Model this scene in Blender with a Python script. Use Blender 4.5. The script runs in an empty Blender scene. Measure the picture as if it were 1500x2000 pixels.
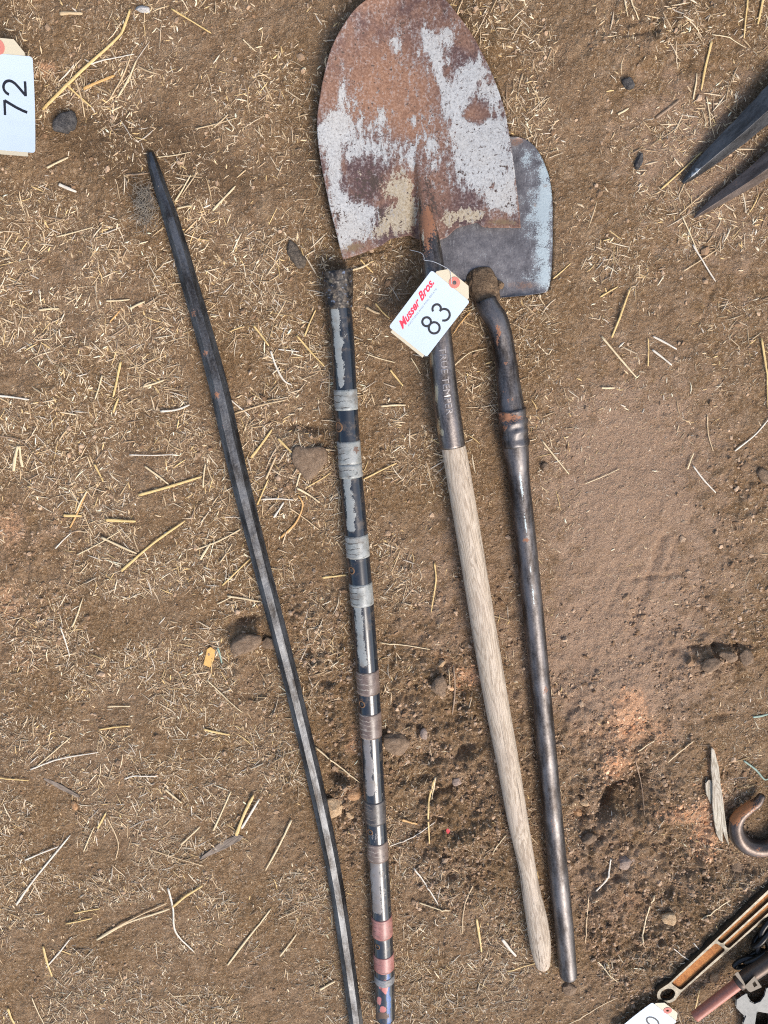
import bpy, math, random
import numpy as np
from mathutils import Vector, Matrix
from mathutils.geometry import tessellate_polygon

S = bpy.context.scene
COL = S.collection
random.seed(7)
rng = np.random.default_rng(11)

# ------------------------------------------------------------------ camera
F = 1483.0                      # focal length in photo pixels (photo is 1500 x 2000)
TILT = math.radians(14.5)       # the bottom of the picture is farther away
DIST = 1.115
cs, sn = math.cos(TILT), math.sin(TILT)
CAM = np.array([0.0, DIST * sn, DIST * cs])
AX_R = np.array([1.0, 0, 0]); AX_U = np.array([0, cs, -sn]); AX_D = np.array([0, -sn, -cs])
cam = bpy.data.cameras.new('camera'); cam_o = bpy.data.objects.new('camera', cam); COL.objects.link(cam_o)
cam_o.location = CAM; cam_o.rotation_euler = (-TILT, 0, 0)
cam.sensor_fit = 'VERTICAL'; cam.sensor_height = 36.0; cam.lens = F / 2000 * 36.0
cam.clip_start = 0.01; cam.clip_end = 100
S.camera = cam_o

# ------------------------------------------------------------------ light
LDIR = Vector((0.42, -0.52, 0.74)).normalized()      # towards the light
w = bpy.data.worlds.new('World'); S.world = w; w.use_nodes = True
nt = w.node_tree; nt.nodes.clear()
sky = nt.nodes.new('ShaderNodeTexSky'); sky.sky_type = 'NISHITA'; sky.sun_disc = False
sky.sun_elevation = math.asin(LDIR.z); sky.sun_rotation = math.atan2(LDIR.x, LDIR.y)
sky.air_density = 1.0; sky.dust_density = 3.0; sky.ozone_density = 1.0
bg = nt.nodes.new('ShaderNodeBackground'); bg.inputs['Strength'].default_value = 0.12
wo = nt.nodes.new('ShaderNodeOutputWorld')
nt.links.new(sky.outputs[0], bg.inputs[0]); nt.links.new(bg.outputs[0], wo.inputs[0])
sun = bpy.data.lights.new('sun', 'SUN'); sun.energy = 1.3; sun.angle = math.radians(24); sun.color = (1.0, 0.95, 0.88)
sun_o = bpy.data.objects.new('sun', sun); COL.objects.link(sun_o)
sun_o.rotation_euler = LDIR.to_track_quat('Z', 'Y').to_euler()
vs = S.view_settings; vs.view_transform = 'Standard'; vs.look = 'None'; vs.gamma = 1.0; vs.exposure = 1.15
vs.use_curve_mapping = False
S.cycles.use_denoising = False; S.cycles.filter_width = 1.1; S.cycles.max_bounces = 6

# ------------------------------------------------------------------ pixel <-> place
def at(px, py, z=0.0):
    d = AX_R * (px - 750) + AX_U * (1000 - py) + AX_D * F
    t = (z - CAM[2]) / d[2]
    return CAM + d * t
def atn(px, py, z=0.0):
    px = np.asarray(px, float); py = np.asarray(py, float)
    d = AX_R[None] * (px - 750)[:, None] + AX_U[None] * (1000 - py)[:, None] + AX_D[None] * F
    t = (np.asarray(z) - CAM[2]) / d[:, 2]
    return CAM[None] + d * t[:, None]
def proj(P):
    q = np.asarray(P) - CAM
    zc = q @ AX_D
    return 750 + F * (q @ AX_R) / zc, 1000 - F * (q @ AX_U) / zc
def mpp(px, py, z=0.0):              # metres per photo pixel at that place
    return float((at(px, py, z) - CAM) @ AX_D) / F

# ------------------------------------------------------------------ numpy noise
def _hash(ix, iy, seed):
    h = (ix.astype(np.int64) * 374761393 + iy.astype(np.int64) * 668265263 + seed * 974634777) & 0xFFFFFFFF
    h = ((h ^ (h >> 13)) * 1274126177) & 0xFFFFFFFF
    return ((h ^ (h >> 16)) & 0xFFFF) / 65535.0
def vnoise(x, y, seed=0):
    ix = np.floor(x); iy = np.floor(y); fx = x - ix; fy = y - iy
    fx = fx * fx * fx * (fx * (fx * 6 - 15) + 10); fy = fy * fy * fy * (fy * (fy * 6 - 15) + 10)
    a = _hash(ix, iy, seed); b = _hash(ix + 1, iy, seed); c = _hash(ix, iy + 1, seed); d = _hash(ix + 1, iy + 1, seed)
    return (a + (b - a) * fx) * (1 - fy) + (c + (d - c) * fx) * fy
def fbm(x, y, size, octaves=4, seed=0, gain=0.5):
    t = 0; amp = 1; tot = 0; f = 1 / size
    for o in range(octaves):
        ca, sa = math.cos(o * 1.1 + seed), math.sin(o * 1.1 + seed)
        t = t + amp * vnoise((x * ca - y * sa) * f + 17.3 * o, (x * sa + y * ca) * f - 9.1 * o, seed + o); tot += amp; amp *= gain; f *= 2.03
    return t / tot
def blobs(px, py, lst):
    t = np.zeros_like(px, dtype=float)
    for b in lst:
        x, y, rx, ry, wgt = b[:5]
        a = math.radians(b[5]) if len(b) > 5 else 0
        dx = px - x; dy = py - y
        u = dx * math.cos(a) + dy * math.sin(a); v = -dx * math.sin(a) + dy * math.cos(a)
        t += wgt * np.exp(-((u / rx) ** 2 + (v / ry) ** 2))
    return t
def seg_dist(px, py, pts):           # distance in px to a polyline
    best = np.full(px.shape, 1e9)
    for (x0, y0), (x1, y1) in zip(pts[:-1], pts[1:]):
        dx, dy = x1 - x0, y1 - y0
        t = np.clip(((px - x0) * dx + (py - y0) * dy) / (dx * dx + dy * dy + 1e-9), 0, 1)
        best = np.minimum(best, np.hypot(px - x0 - t * dx, py - y0 - t * dy))
    return best
def sstep(a, b, x):
    t = np.clip((x - a) / (b - a), 0, 1); return t * t * (3 - 2 * t)

# ------------------------------------------------------------------ objects
def tag(o, label=None, cat=None, group=None, kind=None):
    if label: o['label'] = label
    if cat: o['category'] = cat
    if group: o['group'] = group
    if kind: o['kind'] = kind
    return o
def thing(name, label, cat, loc, group=None):
    o = bpy.data.objects.new(name, None); COL.objects.link(o); o.location = Vector(loc); o.empty_display_size = 0.02
    return tag(o, label, cat, group)
def np_mesh(name, V, Q=None, T=None, smooth=True):
    me = bpy.data.meshes.new(name)
    Q = np.zeros((0, 4), int) if Q is None else np.asarray(Q, int).reshape(-1, 4)
    T = np.zeros((0, 3), int) if T is None else np.asarray(T, int).reshape(-1, 3)
    V = np.asarray(V, np.float32)
    me.vertices.add(len(V)); me.vertices.foreach_set('co', V.ravel())
    loops = np.concatenate([Q.ravel(), T.ravel()]).astype(np.int32)
    me.loops.add(len(loops)); me.loops.foreach_set('vertex_index', loops)
    n = len(Q) + len(T); me.polygons.add(n)
    start = np.concatenate([np.arange(len(Q)) * 4, len(Q) * 4 + np.arange(len(T)) * 3]).astype(np.int32)
    me.polygons.foreach_set('loop_start', start)
    me.polygons.foreach_set('use_smooth', np.full(n, smooth, bool))
    me.update(calc_edges=True); me.validate()
    return me
def put(name, me, m, parent=None):
    o = bpy.data.objects.new(name, me); COL.objects.link(o)
    if m is not None:
        me.materials.clear(); me.materials.append(m)
    if parent is not None:
        o.parent = parent
        o.matrix_parent_inverse = Matrix.Translation(-Vector(parent.location)) if parent.type == 'EMPTY' else parent.matrix_world.inverted()
    return o
def fattr(me, name, vals):
    a = me.attributes.new(name, 'FLOAT', 'POINT'); a.data.foreach_set('value', np.asarray(vals, np.float32).ravel())
def vattr(me, name, vals):
    a = me.attributes.new(name, 'FLOAT_VECTOR', 'POINT'); a.data.foreach_set('vector', np.asarray(vals, np.float32).ravel())
def cattr(me, name, vals):
    a = me.attributes.new(name, 'FLOAT_COLOR', 'POINT')
    v = np.ones((len(vals), 4), np.float32); v[:, :3] = vals; a.data.foreach_set('color', v.ravel())

# ------------------------------------------------------------------ materials
class G:
    def __init__(s, name):
        s.m = bpy.data.materials.new(name); s.m.use_nodes = True
        s.t = s.m.node_tree; s.t.nodes.clear()
    def n(s, typ, ins=None, **props):
        nd = s.t.nodes.new(typ)
        for k, v in props.items(): setattr(nd, k, v)
        for k, v in (ins or {}).items():
            if isinstance(v, bpy.types.NodeSocket): s.t.links.new(v, nd.inputs[k])
            else: nd.inputs[k].default_value = v
        return nd
    def attr(s, name, out='Fac'): return s.n('ShaderNodeAttribute', attribute_name=name).outputs[out]
    def obj(s): return s.n('ShaderNodeTexCoord').outputs['Object']
    def stretch(s, vec, sc): return s.n('ShaderNodeVectorMath', {0: vec, 1: sc}, operation='MULTIPLY').outputs[0]
    def noise(s, vec, scale, detail=4.0, rough=0.55, dist=0.0):
        return s.n('ShaderNodeTexNoise', {'Vector': vec, 'Scale': scale, 'Detail': detail, 'Roughness': rough, 'Distortion': dist}).outputs['Fac']
    def voro(s, vec, scale, feature='F1', rnd=1.0):
        return s.n('ShaderNodeTexVoronoi', {'Vector': vec, 'Scale': scale, 'Randomness': rnd}, feature=feature).outputs['Distance']
    def wave(s, vec, scale, dist=3.0, dscale=1.0, axis='X', detail=3.0):
        return s.n('ShaderNodeTexWave', {'Vector': vec, 'Scale': scale, 'Distortion': dist, 'Detail': detail, 'Detail Scale': dscale}, bands_direction=axis).outputs['Fac']
    def math(s, op, a, b=0.5, c=0.5): return s.n('ShaderNodeMath', {0: a, 1: b, 2: c}, operation=op).outputs[0]
    def add(s, a, b): return s.math('ADD', a, b)
    def mul(s, a, b): return s.math('MULTIPLY', a, b)
    def step(s, x, lo, hi): return s.n('ShaderNodeMapRange', {0: x, 1: lo, 2: hi, 3: 0.0, 4: 1.0}, interpolation_type='SMOOTHSTEP').outputs[0]
    def mix(s, f, a, b):
        nd = s.n('ShaderNodeMix', {0: f}, data_type='RGBA')
        for i, v in ((6, a), (7, b)):
            if isinstance(v, bpy.types.NodeSocket): s.t.links.new(v, nd.inputs[i])
            else: nd.inputs[i].default_value = (*v, 1) if len(v) == 3 else v
        return nd.outputs[2]
    def fmix(s, f, a, b):
        nd = s.n('ShaderNodeMix', {0: f, 2: a, 3: b}, data_type='FLOAT'); return nd.outputs[0]
    def ramp(s, f, stops):
        nd = s.n('ShaderNodeValToRGB', {0: f}); cr = nd.color_ramp
        while len(cr.elements) < len(stops): cr.elements.new(0.5)
        for e, (p, c) in zip(cr.elements, stops): e.position = p; e.color = (*c, 1)
        return nd.outputs[0]
    def bump(s, h, strength=0.5, dist=0.001, normal=None):
        ins = {'Height': h, 'Strength': strength, 'Distance': dist}
        if normal is not None: ins['Normal'] = normal
        return s.n('ShaderNodeBump', ins).outputs[0]
    def out(s, col, rough=0.6, metal=0.0, normal=None, spec=0.5, **kw):
        ins = {'Base Color': col if isinstance(col, bpy.types.NodeSocket) else (*col, 1), 'Roughness': rough, 'Metallic': metal, 'Specular IOR Level': spec}
        if normal is not None: ins['Normal'] = normal
        ins.update(kw)
        b = s.n('ShaderNodeBsdfPrincipled', ins); o = s.n('ShaderNodeOutputMaterial'); s.t.links.new(b.outputs[0], o.inputs[0])
        return s.m

def m_ground():
    g = G('packed_dirt'); p = g.obj()
    n1 = g.noise(p, 6, 5, .6); n2 = g.noise(p, 42, 6, .65); n3 = g.noise(p, 210, 5, .65); n4 = g.noise(p, 720, 3, .65); n5 = g.noise(p, 420, 2, .5)
    base = g.ramp(n2, [(0.25, (0.140, 0.079, 0.037)), (0.5, (0.236, 0.148, 0.082)), (0.75, (0.34, 0.232, 0.136))])
    alt = g.ramp(n3, [(0.25, (0.108, 0.059, 0.024)), (0.5, (0.205, 0.122, 0.057)), (0.75, (0.305, 0.199, 0.104))])
    c2 = g.mix(g.step(n1, .35, .65), alt, base)
    c2 = g.mix(g.mul(g.step(n3, .50, .70), .5), c2, (0.43, 0.31, 0.205))
    c2 = g.mix(g.mul(g.step(n3, .46, .30), .5), c2, (0.115, 0.065, 0.034))
    c2 = g.mix(g.mul(g.step(n4, .58, .70), .5), c2, (0.55, 0.42, 0.29))
    c2 = g.mix(g.mul(g.step(n4, .42, .30), .5), c2, (0.10, 0.058, 0.030))
    pink = g.step(g.add(g.attr('dust'), g.mul(g.add(n2, -.5), 1.6)), .25, .95)
    c2 = g.mix(g.mul(pink, .7), c2, g.mix(g.step(n4, .25, .75), (0.190, 0.115, 0.072), (0.42, 0.292, 0.205)))
    oz = g.step(g.add(g.attr('clay'), g.mul(g.add(n3, -.5), 1.5)), .22, .75)
    c2 = g.mix(g.mul(oz, .88), c2, g.mix(g.step(n4, .3, .7), (0.36, 0.165, 0.075), (0.68, 0.42, 0.25)))
    dk = g.step(g.add(g.attr('dark_shade'), g.mul(g.add(n2, -.5), .8)), .3, .9)
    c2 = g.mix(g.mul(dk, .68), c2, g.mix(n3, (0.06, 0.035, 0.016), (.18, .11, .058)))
    c2 = g.mix(g.mul(g.step(n5, .66, .70), .5), c2, (.62, .50, .35))
    h = g.add(g.mul(n3, 1.0), g.add(g.mul(g.noise(p, 90, 4, .6), .8), g.mul(n4, .42)))
    return g.out(c2, .93, 0, g.bump(h, g.fmix(pink, 1.0, .75), .0055), spec=.2)

def m_chaff(name='dry_chaff'):
    g = G(name); c = g.attr('col', 'Color'); n = g.noise(g.obj(), 600, 2)
    c2 = g.mix(g.mul(g.step(n, .3, .8), .45), c, g.n('ShaderNodeHueSaturation', {'Value': .55, 'Color': c}).outputs[0])
    return g.out(c2, .6, 0, spec=.4)
def m_straw(name, a, b):
    g = G(name); v = g.stretch(g.attr('pc', 'Vector'), (1, 1, .06))
    n = g.noise(v, 2200, 3); n2 = g.noise(g.attr('pc', 'Vector'), 60, 3)
    c = g.mix(g.step(n, .3, .7), a, b); c = g.mix(g.mul(g.step(n2, .55, .75), .5), c, tuple(x * .45 for x in a))
    return g.out(c, .5, 0, g.bump(n, .4, .0004), spec=.45)

def m_blade():
    g = G('rusted_painted_shovel_steel'); p = g.obj()
    ps = g.stretch(p, (2.0, 0.8, 1.0))
    nf = g.noise(p, 330, 5, .7); nm = g.noise(ps, 75, 6, .65, .4); nl = g.noise(p, 18, 4, .6); nx = g.noise(p, 1100, 2, .6)
    rust = g.ramp(nf, [(.25, (.070, .036, .025)), (.45, (.155, .082, .054)), (.62, (.25, .142, .097)), (.8, (.40, .265, .195))])
    rust = g.mix(g.step(nl, .40, .60), g.ramp(nf, [(.3, (.040, .024, .027)), (.55, (.10, .056, .050)), (.8, (.22, .14, .12))]), rust); rust = g.mix(g.mul(g.step(g.noise(p, 130, 6, .75), .56, .66), .55), rust, (.33, .27, .25)); rust = g.mix(g.mul(g.step(g.noise(p, 95, 6, .75), .44, .33), .6), rust, (.06, .028, .02))
    rust = g.mix(g.mul(g.attr('warm'), .8), rust, g.ramp(nf, [(.25, (.135, .062, .034)), (.5, (.27, .140, .080)), (.75, (.43, .265, .175))]))
    cream = g.mix(g.step(nf, .3, .7), (.26, .20, .125), (.45, .385, .28))
    mc = g.step(g.add(g.attr('cream'), g.add(g.mul(g.add(nm, -.5), 2.4), g.mul(g.add(nf, -.5), 1.6))), .44, .56)
    c = g.mix(mc, rust, cream)
    thin = g.step(g.add(g.add(g.attr('paint'), g.mul(g.add(nm, -.5), 2.2)), g.mul(g.add(nf, -.5), 2.4)), .10, .50)
    c = g.mix(g.mul(thin, .55), c, g.mix(nf, (.17, .145, .14), (.36, .34, .33)))
    paint = g.mix(g.step(nf, .35, .75), (.43, .425, .405), (.24, .235, .225)); paint = g.mix(g.mul(g.step(nl, .4, .7), .35), paint, (.40, .36, .30))
    mp = g.step(g.add(g.add(g.attr('paint'), g.mul(g.add(nm, -.5), 2.5)), g.mul(g.add(nf, -.5), 1.5)), .45, .54)
    chips = g.step(nx, .66, .7)
    mp = g.mul(mp, g.math('SUBTRACT', 1.0, g.mul(chips, .8))); mp = g.mul(mp, g.math('SUBTRACT', 1.0, g.mul(g.step(g.noise(ps, 190, 5, .75), .60, .64), .85)))
    c = g.mix(mp, c, paint)
    md = g.step(g.add(g.attr('dark'), g.add(g.mul(g.add(g.noise(p, 210, 5, .75), -.5), 4.2), g.mul(g.add(nf, -.5), 1.4))), .44, .54)
    c = g.mix(md, c, g.mix(nf, (.025, .018, .014), (.095, .06, .045)))
    mm = g.step(g.add(g.attr('mud'), g.mul(g.add(nf, -.5), 1.5)), .4, .8)
    c = g.mix(mm, c, g.mix(nf, (.09, .055, .028), (.24, .165, .09)))
    h = g.add(g.mul(mp, .8), g.mul(nf, .7))
    r = g.fmix(mp, .72, .42)
    return g.out(c, r, g.mul(g.math('SUBTRACT', 1.0, mp), .15), g.bump(h, .5, .0006), spec=.4)

def m_plate():
    g = G('worn_galvanised_plate'); p = g.obj()
    nf = g.noise(p, 380, 5, .7); nm = g.noise(p, 60, 5, .65); nx = g.noise(p, 900, 3, .7)
    st = g.ramp(g.add(g.mul(nm, .7), g.mul(nf, .3)), [(.3, (.045, .042, .045)), (.5, (.115, .108, .112)), (.7, (.20, .185, .18))])
    ga = g.step(g.add(g.attr('paint'), g.add(g.mul(g.add(nm, -.5), 1.8), g.mul(g.add(nx, -.5), 2.0))), .36, .66)
    st = g.mix(g.mul(g.step(g.noise(g.stretch(p, (1, .25, 1)), 420, 4, .7), .55, .68), .4), st, (.30, .30, .30)); c = g.mix(ga, st, g.mix(nx, (.22, .27, .28), (.48, .54, .54)))
    ru = g.step(g.add(g.attr('rust'), g.add(g.mul(g.add(nm, -.5), 1.1), g.mul(g.add(nx, -.5), 1.2))), .45, .7)
    c = g.mix(g.mul(ru, .8), c, g.mix(nf, (.10, .05, .03), (.27, .15, .09)))
    return g.out(c, g.fmix(nf, .28, .6), .35, g.bump(nf, .35, .0005), spec=.5)

def m_steel(name, dark, light, rustc=(.16, .07, .035), rust_amt=.62, rough=(.22, .5), metal=.6, paint=None):
    g = G(name); v = g.attr('pc', 'Vector'); vs_ = g.stretch(v, (1, 1, .25))
    nf = g.noise(v, 420, 5, .7); nm = g.noise(vs_, 60, 5, .65); nx = g.noise(v, 1300, 2, .6)
    c = g.mix(g.step(g.add(g.mul(nm, .75), g.mul(nf, .25)), .36, .62), dark, light)
    ru = g.step(g.add(g.add(g.attr('rust'), nm), g.mul(g.add(nf, -.5), .8)), rust_amt, rust_amt + .1)
    c = g.mix(ru, c, g.mix(nf, rustc, tuple(min(1, x * 2.1) for x in rustc)))
    if paint is not None:
        pm = g.step(g.add(g.attr('paint'), g.add(g.mul(g.add(nm, -.5), 1.1), g.mul(g.add(nf, -.5), .9))), .45, .55)
        c = g.mix(pm, c, g.mix(nf, paint, tuple(x * .7 for x in paint)))
    r = g.fmix(ru, g.fmix(nf, rough[0], rough[1]), .8)
    pit = g.noise(v, 190, 5, .7)
    r = g.add(r, g.mul(g.add(pit, -.45), .35))
    return g.out(c, r, g.mul(g.math('SUBTRACT', 1.0, ru), metal), g.bump(g.add(g.mul(nf, .45), g.add(g.mul(g.noise(v, 70, 3, .5), .6), g.mul(pit, .8))), .35, .0007), spec=.5)

def m_pole():
    g = G('black_and_silver_pole_paint'); v = g.attr('pc', 'Vector')
    nf = g.noise(v, 500, 5, .7); nm = g.noise(g.stretch(v, (1, 1, .35)), 130, 5, .7); nx = g.noise(v, 1500, 2)
    blk = g.mix(nf, (.006, .009, .013), (.016, .022, .03))
    blue = g.mix(nf, (.01, .05, .16), (.04, .14, .36))
    blk = g.mix(g.step(g.add(g.attr('blue'), g.mul(g.add(nm, -.5), 1.4)), .45, .6), blk, blue)
    sm = g.step(g.add(g.attr('paint'), g.add(g.mul(g.add(nm, -.5), 2.0), g.mul(g.add(nf, -.5), 1.0))), .43, .55)
    sm = g.mul(sm, g.math('SUBTRACT', 1.0, g.step(nx, .69, .72)))
    c = g.mix(sm, blk, g.mix(nf, (.17, .18, .168), (.29, .30, .285)))
    ms = g.step(g.add(g.attr('mauve'), g.mul(g.add(nm, -.5), .5)), .4, .6)
    c = g.mix(g.mul(g.mul(sm, ms), .6), c, (.16, .125, .115))
    rd = g.step(g.add(g.attr('red'), g.mul(g.add(nm, -.5), 1.2)), .45, .53)
    c = g.mix(rd, c, g.mix(nf, (.40, .10, .08), (.58, .22, .18)))
    ru = g.step(g.add(g.attr('rust'), g.add(g.mul(g.add(nm, -.5), 1.0), g.mul(g.add(nf, -.5), .7))), .5, .6)
    c = g.mix(ru, c, g.mix(nf, (.05, .03, .02), (.16, .09, .05)))
    gr = g.mul(g.step(g.noise(v, 55, 5, .7), .50, .68), .45); c = g.mix(gr, c, (.12, .085, .055))
    r = g.add(g.fmix(sm, g.fmix(ru, .16, .7), .33), g.mul(gr, .5))
    return g.out(c, r, 0, g.bump(g.add(g.mul(sm, .5), g.mul(nf, .15)), .5, .0004), spec=.6)

def m_tape(name, a, b, line, amount=.75):
    g = G(name); v = g.attr('pc', 'Vector'); u = g.attr('u'); L = g.attr('L')
    nf = g.noise(v, 420, 4, .7); nm = g.noise(v, 70, 4, .6); nk = g.noise(g.stretch(v, (.3, .3, 1)), 260, 2)
    wv = g.math('SINE', g.add(g.mul(L, 760.0), g.add(g.mul(nm, 9.0), g.mul(u, 1.0))))
    ln = g.mul(g.step(wv, .80, .95), g.step(g.add(nk, g.mul(u, -.22)), .46, .56))
    c = g.mix(g.step(g.add(g.mul(nm, .6), g.mul(nf, .4)), .35, .65), a, b)
    c = g.mix(g.mul(ln, amount), c, line)
    c = g.mix(g.mul(g.step(g.noise(v, 160, 5, .75), .60, .66), .8), c, tuple(x * .35 for x in a))
    c = g.mix(g.step(g.add(g.attr('rust'), g.mul(g.add(nf, -.5), 1.1)), .5, .6), c, g.mix(nf, (.06, .035, .025), (.2, .12, .08)))
    gr = g.mul(g.step(g.noise(v, 60, 5, .7), .46, .66), .5); c = g.mix(gr, c, (.11, .08, .055))
    return g.out(c, g.add(.34, g.mul(gr, .4)), 0, g.bump(g.add(g.mul(ln, -.6), g.mul(nf, .5)), .4, .0005), spec=.5)

def m_wood(name, a, b, dark):
    g = G(name); v = g.attr('pc', 'Vector')
    nb = g.noise(g.stretch(v, (1, 1, .12)), 42, 3, .5)
    fine = g.noise(g.stretch(v, (1, 1, .025)), 1500, 4, .65)
    cath = g.math('SINE', g.add(g.mul(nb, 95.0), g.mul(g.n('ShaderNodeSeparateXYZ', {0: v}).outputs[0], 900.0)))
    c = g.mix(g.step(fine, .32, .68), a, b)
    c = g.mix(g.mul(g.step(cath, .1, .9), .62), c, dark)
    pore = g.step(g.noise(g.stretch(v, (1, 1, .03)), 1500, 2), .58, .66)
    c = g.mix(g.mul(pore, .65), c, tuple(x * .6 for x in dark))
    c = g.mix(g.mul(g.step(g.noise(v, 14, 3), .45, .65), .22), c, (.42, .33, .26))
    c = g.mix(g.mul(g.step(g.noise(g.stretch(v, (1, 1, .3)), 38, 5, .7), .52, .70), .38), c, (.19, .14, .095))
    c = g.mix(g.mul(g.step(g.noise(g.stretch(v, (1, 1, .012)), 420, 2), .66, .69), .8), c, (.07, .05, .035))
    h = g.add(g.mul(fine, .8), g.mul(cath, .12))
    return g.out(c, .72, 0, g.bump(h, .5, .0006), spec=.3)

def m_mud(name='dried_mud', a=(.07, .042, .024), b=(.23, .155, .092), scale=200):
    g = G(name); p = g.obj(); n = g.noise(p, scale, 6, .7); n2 = g.noise(p, scale * 4, 3, .7)
    c = g.mix(g.step(g.add(g.mul(n, .6), g.mul(n2, .4)), .35, .66), a, b)
    return g.out(c, .92, 0, g.bump(g.add(n, g.mul(n2, .4)), .8, .0016), spec=.2)
def m_collar():
    g = G('caked_pole_end'); p = g.obj(); n = g.noise(p, 130, 4, .6); n2 = g.noise(p, 260, 3, .6); n3 = g.noise(p, 85, 4, .6)
    c = g.mix(g.step(n, .38, .66), (.012, .011, .011), (.085, .066, .048))
    c = g.mix(g.mul(g.step(n2, .60, .68), .5), c, (.30, .27, .22)); c = g.mix(g.mul(g.step(n3, .62, .67), .6), c, (.24, .19, .12))
    c = g.mix(g.mul(g.step(g.noise(p, 190, 3), .62, .66), .8), c, (.13, .16, .22))
    return g.out(c, g.fmix(n, .25, .7), .3, g.bump(g.add(n3, g.mul(n2, .4)), .7, .0022), spec=.5)
def m_flat(name, col, rough=.6, var=.25, scale=300, metal=0, spec=.4, bump=.2):
    g = G(name); n = g.noise(g.obj(), scale, 4, .6)
    c = g.mix(n, tuple(x * (1 - var) for x in col), tuple(min(1, x * (1 + var)) for x in col))
    return g.out(c, rough, metal, g.bump(n, bump, .0005) if bump else None, spec=spec)
def m_paper(name, col):
    g = G(name); p = g.obj(); n = g.noise(p, 40, 4, .6); n2 = g.noise(p, 900, 2)
    c = g.mix(g.mul(g.step(n, .5, .75), .25), col, tuple(x * .86 for x in col))
    c = g.mix(g.mul(g.step(n2, .74, .78), .35), c, (.25, .2, .15))
    return g.out(c, .45, 0, g.bump(n, .15, .001), spec=.35)
def m_rustweb():
    g = G('orange_rusted_recess'); p = g.obj(); n = g.noise(p, 420, 5, .7); n2 = g.noise(p, 90, 4, .6)
    c = g.ramp(g.add(g.mul(n, .6), g.mul(n2, .4)), [(.3, (.14, .05, .022)), (.5, (.40, .155, .045)), (.7, (.58, .29, .10))])
    return g.out(c, .85, 0, g.bump(n, .6, .0008), spec=.25)

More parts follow.
